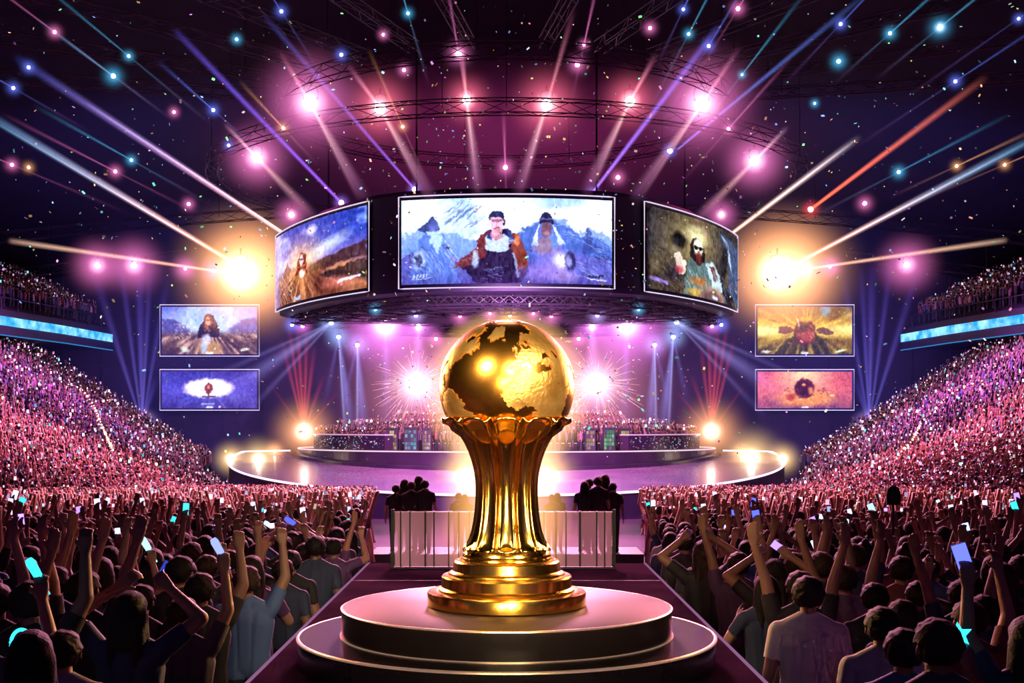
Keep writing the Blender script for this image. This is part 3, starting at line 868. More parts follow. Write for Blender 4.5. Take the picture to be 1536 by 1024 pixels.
def pic_small(k):
    p = Paint(160, 84 if k in (0, 2) else 66, 1.9 if k in (0, 2) else 2.45)
    if k == 0:
        p.grad([(0, (.42, .46, .88)), (.45, (.66, .72, .98)), (.6, (.42, .36, .52)), (1, (.22, .16, .26))])
        p.ell(.5, .30, .30, .36, (.78, .88, 1), 1.2, .8); p.ell(.5, .1, .24, .45, (.92, .96, 1), .12, .7); p.ell(.5, .08, .225, .42, (.62, .74, 1), .3, .9)
        p.poly([(0, .25), (.14, .26), (.30, .5), (.30, .7), (0, .7)], (.32, .28, .60), .9, .05, 90, 3); p.poly([(1, .22), (.84, .28), (.70, .46), (.70, .7), (1, .7)], (.36, .32, .64), .9, .05, 91, 3)
        g = np.clip((p.Y - .50) * 8, 0, 1); p.mix(g, (.26, .16, .22)); p.mix(g * p.rays(.5, .35, 90, 92, 2), (.95, .74, .68)); p.streaks((.12, .34, .30, .66), 60, (1, .88, .86), 93, .012, .03, 1, .7); p.streaks((.70, .48, .98, .74), 50, (.95, .75, .72), 94, .012, .04, .5, .6)
        p.ell(.50, .88, .13, .16, (.74, .54, .36), .5); p.ell(.44, .86, .03, .12, (.66, .78, 1), .9, .9)
        p.poly([(.37, .66), (.39, .44), (.43, .30), (.46, .18), (.50, .155), (.54, .19), (.57, .32), (.61, .48), (.60, .64)], (.12, .07, .16), 1, .02, 95)
        p.ell(.485, .28, .045, .13, (.62, .28, .20), .4); p.ell(.485, .30, .026, .09, (.98, .74, .56), .5); p.line(.455, .28, .515, .28, .02, (.42, .2, .18), .8)
        p.streaks((.42, .24, .56, .48), 30, (.9, .55, .4), 96, .012, .07, 1.6, .6); p.ell(.47, .68, .05, .10, (.86, .84, .98), .7, .9, wob=.5)
        p.ell(.24, .90, .05, .05, (.8, .85, .8), .6, .8, .4); p.ell(.87, .90, .05, .03, (.95, .92, .85), .6, .9, -.2)
    elif k == 1:
        p.grad([(0, (.20, .17, .58)), (.5, (.32, .28, .78)), (1, (.24, .19, .56))])
        p.mix(np.clip(p.X - .35, 0, 1) * .6, (.40, .26, .62)); p.mix(p.rays(.5, .45, 40, 100, 3) * .35, (.6, .66, 1))
        p.ell(.49, .45, .26, .26, (1, .92, 1), .25, 1, 0, .25, 101); p.ell(.49, .45, .21, .20, (1, 1, 1), .3)
        p.ell(.49, .47, .19, .13, (.96, .88, .96), .8, .6)
        p.poly([(.445, .46), (.47, .34), (.495, .28), (.52, .36), (.535, .48), (.50, .62), (.46, .58)], (.52, .20, .20), 1, .02, 102); p.ell(.49, .42, .018, .05, (.86, .5, .42), .7)
        p.line(.43, .68, .56, .68, .02, (.3, .12, .3), .9); p.line(.49, .60, .49, .72, .02, (.4, .2, .3), .9); p.line(.42, .88, .54, .88, .025, (.70, .74, 1), .7)
        p.streaks((.15, .70, .40, .92), 18, (.35, .45, 1), 103, .014, .16, -.3, .4)
    elif k == 2:
        p.grad([(0, (.36, .28, .18)), (.35, (.80, .56, .16)), (.55, (.98, .82, .36)), (.7, (.52, .38, .10)), (1, (.16, .14, .10))])
        p.mix(p.rays(.5, .50, 70, 110, 1.8) * np.clip(1.2 - np.abs(p.Y - .48) * 1.8, 0, 1), (1, .86, .34)); p.mix(p.rays(.5, .5, 60, 111, 3) * .8, (.42, .25, .06))
        p.ell(.06, .50, .20, .10, (1, .95, .62), 1.3, .9); p.ell(.96, .48, .20, .10, (1, .92, .55), 1.3, .9); p.ell(.72, .06, .05, .12, (.42, .62, .82), 1, .8)
        p.poly([(.10, 1), (.22, .80), (.40, .58), (.62, .58), (.82, .80), (.92, 1)], (.20, .17, .07), .9, .06, 112, 2); p.mix(p.rays(.5, .3, 70, 113, 2.5) * np.clip((p.Y - .62) * 5, 0, 1) * .8, (.85, .66, .2))
        p.poly([(.22, .42), (.30, .40), (.38, .46), (.38, .52), (.28, .58), (.22, .55)], (.46, .26, .22), 1, .04, 114); p.poly([(.62, .46), (.70, .42), (.82, .54), (.74, .60), (.64, .56)], (.46, .28, .24), 1, .04, 115)
        p.ell(.50, .54, .115, .27, (.36, .12, .10), .2, 1, 0, .2, 116); p.ell(.52, .60, .08, .14, (.70, .30, .26), .7, .9); p.ell(.48, .45, .05, .08, (.12, .05, .08), .6, .9); p.ell(.50, .26, .06, .06, (.86, .66, .18), .6, .9, wob=.6)
        p.line(.42, .26, .44, .40, .018, (.9, .85, .75), .8); p.streaks((.40, .32, .60, .72), 30, (.92, .68, .52), 117, .012, .05, .8, .6)
        p.ell(.09, .95, .05, .03, (.9, .88, .8), .5, .9); p.ell(.88, .93, .06, .03, (.95, .93, .8), .5, .9, -.2); p.streaks((.72, .1, .98, .2), 12, (.8, .7, .3), 118, .014, .06, .3, .6)
    else:
        p.grad([(0, (.84, .34, .44)), (.5, (.90, .42, .44)), (1, (.42, .22, .42))])
        p.ell(.49, .02, .20, .40, (1, .88, .66), 1.6, .95); p.mix(p.rays(.5, .15, 60, 120, 1.8) * .5, (1, .62, .50)); p.mix(np.clip((.2 - p.X) * 3, 0, 1) * .7, (.80, .32, .52)); p.mix(np.clip((p.X - .8) * 3, 0, 1) * .7, (.66, .22, .42))
        p.ell(.50, .72, .28, .22, (.96, .58, .32), .7, .9, 0, .4, 121); p.streaks((.26, .55, .78, .86), 60, (1, .80, .50), 122, .014, .07, .3, .7); p.streaks((.28, .44, .74, .64), 40, (.40, .14, .20), 123, .018, .05, .4, .8)
        p.ell(.495, .46, .105, .27, (.40, .12, .20), .2, 1, 0, .2, 124); p.poly([(.40, .42), (.44, .28), (.49, .22), (.55, .30), (.58, .44), (.52, .50), (.45, .50)], (.30, .08, .14), 1, .03, 125); p.ell(.49, .36, .02, .04, (.95, .6, .4), .7); p.ell(.56, .52, .03, .10, (.90, .56, .40), .7, .8)
        p.ell(.49, .55, .05, .10, (.22, .06, .12), .6, .9); p.ell(.35, .70, .05, .10, (.70, .22, .16), .7, .9)
    p.line(.475, .975, .525, .975, .03, (.94, .94, 1), .9)
    p.mottle(.35, 18, 130 + k)
    return p.final()


def painted_grid(name, pos_fn, img, mat, parent):
    """A picture on a sheet: pos_fn(u, v) gives the point, u to the right and v up."""
    h, w, _ = img.shape
    vs = np.zeros((h, w, 3), np.float32)
    for i in range(w):
        u = i / (w - 1)
        a, b = pos_fn(u, 0.0), pos_fn(u, 1.0)
        t = np.linspace(1, 0, h)[:, None]
        vs[:, i, :] = np.asarray(a) * (1 - t) + np.asarray(b) * t
    idx = np.arange(h * w).reshape(h, w)
    fs = np.stack([idx[1:, :-1], idx[1:, 1:], idx[:-1, 1:], idx[:-1, :-1]], -1).reshape(-1, 4)
    me = np_mesh(name, vs.reshape(-1, 3), fs)
    ca = me.color_attributes.new('paint', 'FLOAT_COLOR', 'POINT')
    col = np.ones((h * w, 4), np.float32); col[:, :3] = img.reshape(-1, 3)
    ca.data.foreach_set('color', col.ravel())
    return link(name, me, mat, parent)


ZB, ZT = 11.2, 16.96


def drum_plan():
    """Front line of the screen drum in plan, from left to right: dense points."""
    def arc(a, b, sag, n, out):
        a, b = Vector(a), Vector(b)
        d = b - a; nrm = Vector((d.y, -d.x)).normalized()
        return [a + d * t + nrm * sag * 4 * t * (1 - t) for t in np.linspace(0, 1, n)]
    L = arc((-17.4, 95.2), (-8.74, 80.4), 0.8, 30, 1)
    M = arc((-6.76, 79.1), (6.76, 79.1), 1.1, 40, 1)
    Rr = arc((8.74, 80.4), (17.4, 95.2), 0.8, 30, 1)
    return L, M, Rr


def curve_at(pts, u):
    u = min(max(u, 0), 1) * (len(pts) - 1)
    i = min(int(u), len(pts) - 2)
    return pts[i].lerp(pts[i + 1], u - i)


def jumbotron():
    j = empty('jumbotron', (0, 92, ZB))
    tag(j, 'huge dark drum of curved screens hanging above the stage', 'scoreboard')
    O = Vector((0, 92, ZB))
    L, M, Rr = drum_plan()
    front = L + M + Rr
    ctr = Vector((0, 95))
    ring = [p + (ctr - p).normalized() * 0.25 for p in front]
    back = [Vector((17.2 * math.cos(a), 95.2 + 15.5 * math.sin(a))) for a in np.linspace(0.05, PI - 0.05, 40)]
    loop = ring + back
    n = len(loop)
    vs, fs = [], []
    levels = ((ZB - 0.30, 0.95), (ZB - 0.22, 0.995), (ZB - 0.2, 1.0), (ZT + 0.2, 1.0), (ZT + 0.5, 0.97))
    for z, k in levels:
        for p in loop:
            q = ctr + (p - ctr) * k
            vs.append(Vector((q.x, q.y, z)) - O)
    for i in range(len(levels) - 1):
        for k in range(n):
            k2 = (k + 1) % n
            fs.append((i * n + k, i * n + k2, (i + 1) * n + k2, (i + 1) * n + k))
    fs.append(tuple(range((len(levels) - 1) * n, len(levels) * n)))
    fs.append(tuple(range(n - 1, -1, -1)))
    shell = link('housing', np_mesh('housing', vs, fs), principled('drum_shell', (0.012, 0.008, 0.035), 0.5, 0.0), j)
    # truss work on the underside
    mb = MB()
    for k in (0.25, 0.45, 0.64, 0.80, 0.92):
        pts = [Vector(((ctr + (p - ctr) * k).x, (ctr + (p - ctr) * k).y, ZB - 0.62)) - O for p in loop[::2]]
        truss_path(mb, pts, 0.5, True, 0.05)
    for i in range(0, n, 5):
        a = ctr + (loop[i] - ctr) * 0.15; b = ctr + (loop[i] - ctr) * 0.95
        truss_path(mb, [Vector((a.lerp(b, t).x, a.lerp(b, t).y, ZB - 0.60)) - O for t in np.linspace(0, 1, 9)], 0.45, False, 0.045)
    mb.build('underside_truss', M_TRUSS, j)
    # hangers
    for x, y in ((-13, 92), (13, 92), (-6, 84), (6, 84), (-8, 104), (8, 104)):
        MB().bar(Vector((x, y, ZT + 0.4)) - O, Vector((x, y, roof_z(x, y))) - O, 0.07, n=5).build('hanger', M_BLACK, j)
    # the three screens
    lit = attr_emission('lit_picture', 1.55)
    frame_led = emission('screen_frame_led', (0.92, 0.72, 1.0), 1.0)
    for nm, pts, pic, lab in (('screen', L, pic_left(), 'curved screen with orange streaks and a hooded figure'), ('screen', M, pic_main(), 'wide middle screen with three figures before mountains'), ('screen', Rr, pic_right(), 'curved dark screen with a pale-faced figure')):
        s = empty('screen'); s.parent = j; s['label'] = lab
        def P(u, v, off, iu=0.0, iv=0.0, pts=pts):
            Ln = sum((pts[i + 1] - pts[i]).length for i in range(len(pts) - 1))
            uu = (iu + u * (Ln - 2 * iu)) / Ln
            q = curve_at(pts, uu); q2 = curve_at(pts, min(uu + 0.01, 1)); q1 = curve_at(pts, max(uu - 0.01, 0))
            t = (q2 - q1).normalized(); nr = Vector((t.y, -t.x))
            q = q + nr * off
            return Vector((q.x, q.y, ZB + iv + v * (ZT - ZB - 2 * iv))) - O
        bz = MB()
        k = 40
        vs = [P(i / k, v, 0.02) for v in (0, 1) for i in range(k + 1)]
        bz.add(vs, [(i, i + 1, k + 2 + i, k + 1 + i) for i in range(k)])
        bz.build('bezel', principled('screen_bezel', (0.01, 0.008, 0.03), 0.3), s)
        fr = MB()
        loopf = [P(i / k, 0, 0.06) for i in range(k + 1)] + [P(1 - i / k, 1, 0.06) for i in range(k + 1)]
        fr.tube(loopf, 0.042, 6, True)
        fr.build('frame', frame_led, s)
        painted_grid('picture', lambda u, v: P(u, v, 0.10, 0.20, 0.24), pic, lit, s)


def wall_screens():
    lit = attr_emission('lit_picture_small', 1.25)
    frame_led = emission('wall_screen_frame_led', (0.88, 0.74, 1.0), 0.9)
    D = 124.1
    specs = [(240, 457, 389, 534, 0, 'blue lit wall screen with a long-haired figure and rocks, upper one of its pair'), (240, 554, 389, 615, 1, 'violet wall screen showing a white glowing oval, lower one of its pair'),
             (1133, 457, 1281, 534, 2, 'golden wall screen with a dark round creature, upper one of its pair'), (1133, 554, 1281, 615, 3, 'pink and orange wall screen with a dark dome shape, lower one of its pair')]
    for x0, y0, x1, y1, k, lab in specs:
        a, b = at(x0, y1, D), at(x1, y0, D)
        c = (a + b) / 2
        s = empty('wall_screen', (c.x, D, a.z))
        tag(s, lab, 'screen', 'wall screens beside the stage')
        w, h = (b.x - a.x) / 2, b.z - a.z
        mb = MB(); mb.box((-w, 0, 0), (w, 0.35, h)); mb.build('bezel', principled('wall_bezel', (0.03, 0.022, 0.07), 0.4), s)
        fr = MB(); fr.tube([(-w, -0.05, 0), (w, -0.05, 0), (w, -0.05, h), (-w, -0.05, h)], 0.05, 6, True); fr.build('frame', frame_led, s)
        iw, ih = w - 0.22, h
        painted_grid('picture', lambda u, v: Vector((-iw + 2 * iw * u, -0.07, 0.2 + (ih - 0.42) * v)), pic_small(k), lit, s)
        mt = MB()
        for sx in (-0.6, 0.6): mt.box((w * sx - 0.15, 0.35, h * 0.2), (w * sx + 0.15, 2.3, h * 0.8))
        mt.build('wall_mount', M_BLACK, s)


# ================================================================== STAGE
SD = 115.0


def deck_z(D):
    return -1.76 + (D - 79) / 36 * 2.0 if D < SD else 0.25


def stage_pt(th, a, bf, bb, cd):
    c = math.cos(th)
    return Vector((a * math.sin(th), cd - (bf if c > 0 else bb) * c))


def stage():
    st = empty('stage', (0, SD, 0))
    tag(st, 'large round raked stage with glowing white edge and raised inner platform', 'stage')
    O = Vector((0, SD, 0))
    n = 120
    ths = [2 * PI * i / n for i in range(n)]
    md = principled('stage_deck_gloss', (0.36, 0.22, 0.40), 0.18, noise=(0.35, (0.24, 0.14, 0.32)), bump=(1.5, 0.03))
    ms = principled('stage_skirt', (0.055, 0.028, 0.07), 0.3, noise=(0.4, (0.035, 0.018, 0.05)))
    rings = [0.0, 0.2, 0.4, 0.55, 0.7, 0.82, 0.92, 1.0]
    vs, fs = [], []
    for k in rings[1:]:
        for t in ths:
            p = stage_pt(t, 24.1 * k, 36 * k, 11 * k, SD); vs.append(Vector((p.x, p.y, deck_z(p.y))) - O)
    c0 = len(vs); vs.append(Vector((0, SD, deck_z(SD))) - O)
    for i in range(n): fs.append((c0, i, (i + 1) % n))
    for k in range(len(rings) - 2):
        for i in range(n):
            i2 = (i + 1) % n; fs.append((k * n + i, (k + 1) * n + i, (k + 1) * n + i2, k * n + i2))
    link('deck', np_mesh('deck', vs, fs), md, st, True)
    vs, fs = [], []
    for k, z in ((1.0, None), (0.995, -7)):
        for t in ths:
            p = stage_pt(t, 24.1 * k, 36 * k, 11 * k, SD); vs.append(Vector((p.x, p.y, deck_z(p.y) - 0.02 if z is None else z)) - O)
    for i in range(n): fs.append((n + i, n + (i + 1) % n, (i + 1) % n, i))
    link('skirt', np_mesh('skirt', vs, fs), ms, st)
    rim = MB(); rim.tube([Vector((p.x, p.y, deck_z(p.y) + 0.03)) - O for p in (stage_pt(t, 24.15, 36.05, 11, SD) for t in ths)], 0.085, 5, True)
    rim.build('edge_light', emission('stage_edge_led', (1.0, 0.78, 0.98), 1.5), st)
    # inner platform: foot lip, wall, top
    def ell_prism(name, a, bf, bb, cd, z0, z1, mat, led=None):
        vs, fs = [], []
        for z in (z0, z1):
            for t in ths:
                p = stage_pt(t, a, bf, bb, cd); vs.append(Vector((p.x, p.y, z)) - O)
        for i in range(n): i2 = (i + 1) % n; fs.append((i, i2, n + i2, n + i))
        fs.append(tuple(range(n, 2 * n)))
        o = link(name, np_mesh(name, vs, fs), mat, st)
        if led:
            r = MB(); r.tube([Vector((p.x, p.y, z1 + 0.02)) - O for p in (stage_pt(t, a + .03, bf + .03, bb, cd) for t in ths)], led, 5, True)
            r.build('edge_light', emission('riser_edge_led', (1.0, 0.70, 0.85), 1.0), o)
        return o
    # raked foot lip
    vs, fs = [], []
    for dz in (0.0, 0.28):
        for t in ths:
            p = stage_pt(t, 19.9, 22.0, 7.8, 118); vs.append(Vector((p.x, p.y, deck_z(p.y) - 0.2 + dz * 1.6)) - O)
    for i in range(n): i2 = (i + 1) % n; fs.append((i, i2, n + i2, n + i))
    fs.append(tuple(range(n, 2 * n)))
    link('foot_step', np_mesh('foot_step', vs, fs), ms, st)
    mr = principled('riser_wall', (0.07, 0.035, 0.08), 0.25, noise=(0.5, (0.045, 0.02, 0.06)))
    mt = principled('riser_tier', (0.16, 0.08, 0.16), 0.3, noise=(0.8, (0.22, 0.10, 0.20)))
    ell_prism('riser', 19.2, 21, 7.5, 118, -1.2, 0.6, mr, 0.06)
    ell_prism('tier', 17.0, 12.5, 6.5, 119, 0.6, 1.15, mt, 0.03)
    ell_prism('tier', 12.0, 9.0, 6.0, 119.5, 1.15, 1.9, mt, 0.03)
    ell_prism('tier', 8.4, 6.5, 5.5, 120, 1.9, 2.9, mt, 0.03)
    ell_prism('tier', 5.4, 4.5, 5.0, 120.5, 2.9, 4.1, mt, 0.03)
    # curved desks on the platform
    def desk(t0, t1, label):
        p0 = stage_pt((t0 + t1) / 2, 18.4, 20.2, 7, 118)
        d = empty('stage_desk', (p0.x, p0.y, 0.606)); tag(d, label, 'desk', 'curved desks on the stage platform')
        Od = Vector((p0.x, p0.y, 0.6))
        k = 30
        tt = np.linspace(t0, t1, k)
        def strip(name, r0, z0, z1, depth, mat, par):
            vs, fs = [], []
            for t in tt:
                f = stage_pt(t, 18.4 + r0, 20.2 + r0, 7, 118); b = stage_pt(t, 18.4 + r0 - depth, 20.2 + r0 - depth, 7, 118)
                for q, z in ((f, z0), (f, z1), (b, z1), (b, z0)): vs.append(Vector((q.x, q.y, z)) - Od)
            for i in range(k - 1):
                for c in range(4): c2 = (c + 1) % 4; fs.append((i * 4 + c, (i + 1) * 4 + c, (i + 1) * 4 + c2, i * 4 + c2))
            fs += [(0, 1, 2, 3), tuple((k - 1) * 4 + c for c in (3, 2, 1, 0))]
            return link(name, np_mesh(name, vs, fs), mat, par)
        strip('desk_front', 0, 0.6, 1.86, 1.1, principled('desk_dark', (0.045, 0.02, 0.06), 0.22), d)
        strip('desk_top', 0.08, 1.86, 1.95, 1.25, principled('desk_edge', (0.5, 0.3, 0.45), 0.3, emit=(1, .6, .8), estr=0.5), d)
        # lit panels on the front
        r = random.Random(int(t0 * 100))
        vs, cs = [], []
        cols = [(.9, .35, .7), (.35, .5, 1), (1, .7, .4), (.8, .8, 1), (.2, .8, .9), (.6, .3, 1)]
        for _ in range(150):
            t = r.uniform(t0 * 0.985 + t1 * 0.015, t1 * 0.985 + t0 * 0.015); z = r.uniform(0.75, 1.75)
            if r.random() < 0.5: z = 0.75 + 0.14 * int((z - 0.75) / 0.14)
            dt = r.uniform(0.002, 0.010); dz = r.uniform(0.03, 0.10)
            c = np.array(r.choice(cols)) * r.uniform(0.1, 0.9)
            for a, b in ((t, z), (t + dt, z), (t + dt, z + dz), (t, z + dz)):
                q = stage_pt(a, 18.43, 20.23, 7, 118); vs.append(Vector((q.x, q.y, b)) - Od); cs.append((*c, 1))
        me = np_mesh('panel_light', vs, np.arange(len(vs)).reshape(-1, 4))
        ca = me.color_attributes.new('paint', 'FLOAT_COLOR', 'POINT'); ca.data.foreach_set('color', np.array(cs, np.float32).ravel())
        o = link('panel_light', me, attr_emission('desk_lights', 1.2), d); o['kind'] = 'stuff'
    desk(-math.radians(66), -math.radians(32), 'curved dark desk with small lit panels on the stage, left of the trophy')
    desk(math.radians(32), math.radians(66), 'curved dark desk with small lit panels on the stage, right of the trophy')
    # coloured lit booths between desks and trophy
    for i, (x, y0, y1, w, col, nm) in enumerate(((588, 648, 672, 17, (1.0, .70, .18), 'yellow'), (616, 644, 670, 20, (.30, .55, 1.0), 'blue'), (640, 650, 671, 14, (1.0, .45, .55), 'pink'),
                                            (938, 650, 671, 15, (.85, .80, .20), 'yellow'), (914, 646, 671, 18, (.25, .85, .45), 'green'), (886, 650, 671, 15, (1.0, .5, .4), 'orange'))):
        D = 103.5
        b = at(x, 0, D); zz = 0.6
        o = empty('lit_booth', (b.x, D, zz + .006)); tag(o, 'small glowing %s booth on the stage platform, %s of the trophy' % (nm, 'left' if x < 760 else 'right'), 'booth', 'lit booths on the stage platform')
        hw = w / 2 * D / F; h = 1.5 + (672 - y0) * 0.012
        mb = MB(); mb.box((-hw, 0, 0), (hw, 0.8, h)); mb.box((-hw - .06, -.1, h), (hw + .06, 0.9, h + .1)); mb.build('booth_frame', M_DARKP, o)
        rb = random.Random(60 + i); vs, cs = [], []
        for a in range(4):
            for c in range(5):
                if rb.random() < .25: continue
                xx0 = -hw + .08 + (2 * hw - .16) * a / 4; zz0 = .1 + (h - .2) * c / 5
                kk = np.array(col) * rb.uniform(.10, .55) + np.array([rb.random(), rb.random(), rb.random()]) * .12
                for px_, pz_ in ((0, 0), (1, 0), (1, 1), (0, 1)):
                    vs.append((xx0 + px_ * (2 * hw - .16) / 4 * .86, -.03, zz0 + pz_ * (h - .2) / 5 * .84)); cs.append((*kk, 1))
        me = np_mesh('lit_panel', np.array(vs), np.arange(len(vs)).reshape(-1, 4))
        ca = me.color_attributes.new('paint', 'FLOAT_COLOR', 'POINT'); ca.data.foreach_set('color', np.array(cs, np.float32).ravel())
        link('lit_panel', me, attr_emission('desk_lights', 1.2), o)
    # the two bursts of sparks at the back
    for k, (x, y) in enumerate(((624, 576), (896, 576))):
        p = at(x, y, 116)
        b = empty('firework_burst', p); tag(b, 'white and pink burst of sparks over the stage, %s of the trophy' % ('left' if k == 0 else 'right'), 'firework', 'bursts of sparks over the stage')
        r = random.Random(5 + k)
        core = MB().ball((0, 0, 0), 0.5, 12, 8); core.build('core', emission('spark_core', (1, .80, .90), 3), b)
        mb = MB(); cs = []
        for _ in range(150):
            d = Vector((r.gauss(0, 1), r.gauss(0, .6), r.gauss(0, 1))).normalized()
            r0, r1 = r.uniform(0.3, 3.0), 0
            r1 = r0 + r.uniform(0.3, 2.4)
            a, c = d * r0, d * r1; c.z -= 0.06 * r1 * r1 * 0.6; a.z -= 0.06 * r0 * r0 * 0.6
            mb.bar(a, c, r.uniform(.012, .03), .006, 3, False)
        s = mb.build('sparks', emission('spark_trail', (1, .50, .55), 1.3), b); s['kind'] = 'stuff'
        glow(b, (0, 0, 0), 9.0, (1.0, .38, .62), .9, 2.6, scale=(1, .5, 1))
        glow(b, (0, 0, 0), 4.2, (1.0, .72, .86), 2.2, 4.5)


# ================================================================== GLASS BARRIER AND PEOPLE BEHIND IT
def barrier():
    D = 14.7
    b = empty('glass_barrier', (0, D, WZ + .004)); tag(b, 'low glass barrier with dark posts across the end of the runway', 'barrier')
    sc = D / F
    h = 0.665
    gm = bpy.data.materials.new('barrier_glass'); gm.use_nodes = True
    nt = gm.node_tree; nt.nodes.clear()
    o = nt.nodes.new('ShaderNodeOutputMaterial'); mx = nt.nodes.new('ShaderNodeMixShader'); tr = nt.nodes.new('ShaderNodeBsdfTransparent')
    df = nt.nodes.new('ShaderNodeBsdfPrincipled'); df.inputs['Base Color'].default_value = (0.9, 0.62, 0.8, 1); df.inputs['Roughness'].default_value = 0.15
    tr.inputs['Color'].default_value = (0.92, 0.80, 0.90, 1); mx.inputs['Fac'].default_value = 0.30
    nt.links.new(tr.outputs[0], mx.inputs[1]); nt.links.new(df.outputs[0], mx.inputs[2]); nt.links.new(mx.outputs[0], o.inputs['Surface'])
    posts = [589, 601, 615, 638, 651, 673, 688, 704, 816, 834, 849, 870, 895, 907, 921]
    for i, x in enumerate(posts):
        X = (x - CX) * sc
        big = x in (589, 921)
        mb = MB(); w = 0.020 if big else 0.008
        mb.box((X - w, -0.012, 0), (X + w, 0.012, h + (0.01 if not big else 0.03))); mb.build('post', M_BLACK, b)
    edges = [591, 638, 688, 760, 834, 870, 919]
    for x0, x1 in zip(edges[:-1], edges[1:]):
        X0, X1 = (x0 - CX) * sc + .012, (x1 - CX) * sc - .012
        mb = MB(); mb.box((X0, -0.005, 0.02), (X1, 0.005, h - .01)); mb.build('glass_panel', gm, b)
    mb = MB(); mb.box((-1.33, -0.008, h - .008), (1.27, 0.008, h + .004)); mb.build('top_rail', principled('rail_metal', (.35, .2, .3), .3, .8), b)
    mb = MB(); mb.box((-1.33, -0.02, 0), (1.27, 0.02, 0.025)); mb.build('base_rail', M_BLACK, b)


# ================================================================== LAMPS
LAMP_MESH = {}


def lamp(name, p, rpx, col, label, cat='spotlight', group=None, glow_px=40, gstr=0.7, aim=None, core=8.0, white=0.6, gpow=3.0, up=False, detail=True):
    """A stage lamp: can, yoke and lit lens; rpx is the lens radius as seen, in picture pixels."""
    p = Vector(p)
    D = p.y
    r = max(rpx * D / F, 0.06)
    e = empty(name, p); tag(e, label, cat, group)
    key = 'lens'
    if key not in LAMP_MESH:
        LAMP_MESH['lens'] = MB().ball((0, 0, 0), 1.0, 14, 10).mesh('lens')
        LAMP_MESH['can'] = MB().lathe([(0.55, 2.6), (0.85, 2.4), (1.05, 0.9), (1.15, 0.25), (1.0, 0.1)][::-1], 16).mesh('can')
        y = MB(); y.tube([(-1.3, 0, 0.9), (-1.35, 0, 2.0), (-1.1, 0, 3.0), (0, 0, 3.3), (1.1, 0, 3.0), (1.35, 0, 2.0), (1.3, 0, 0.9)], 0.12, 6); y.bar((0, 0, 3.2), (0, 0, 4.4), 0.16)
        y.bar((-1.4, 0, .9), (-1.0, 0, .9), .2); y.bar((1.0, 0, .9), (1.4, 0, .9), .2)
        LAMP_MESH['yoke'] = y.mesh('yoke')
    wc = tuple(c * (1 - white) + white for c in col)
    tilt = 0.0 if up else (-1.25 if name.startswith('ceiling') else -.7)
    lm = LAMP_MESH['lens'].copy(); lm.materials.append(emission('lens_%s_%.1f' % ('_'.join('%.2f' % c for c in wc), core), wc, core))
    o = link('lens', lm, None, e, True); o.scale = (r, r, r)
    sgn = -1 if up else 1
    for nm in ('can', 'yoke'):
        me = LAMP_MESH[nm]
        if not me.materials: me.materials.append(M_BLACK)
        q = bpy.data.objects.new('housing' if nm == 'can' else nm, me); C.objects.link(q); q.parent = e
        rr = r * 0.85; q.scale = (rr, rr, rr * (-.35 if up else 1))
        if nm == 'can': q.rotation_euler = (tilt, 0, 0)
        else: q.location = (0, 0 if up else rr * .6, 0)
    if glow_px:
        glow(e, (0, 0, 0), glow_px * D / F, col, gstr, gpow)
        if glow_px >= 38: glow(e, (0, 0, 0), glow_px * .30 * D / F, wc, gstr * 1.5, 2.2)
    return e


LAMPS = []          # (picture x, colour word, empty)
PINK, HOT, ORG, BLUE, CYAN, MAG, VIO, RED = (1.0, .22, .62), (1.0, .16, .28), (1.0, .42, .16), (.14, .20, 1.0), (.10, .55, 1.0), (.95, .22, .95), (.42, .20, 1.0), (1.0, .07, .06)
LAV, SKY, GLD, WHT = (.55, .38, 1.0), (.30, .45, 1.0), (1.0, .62, .25), (1.0, .82, .9)


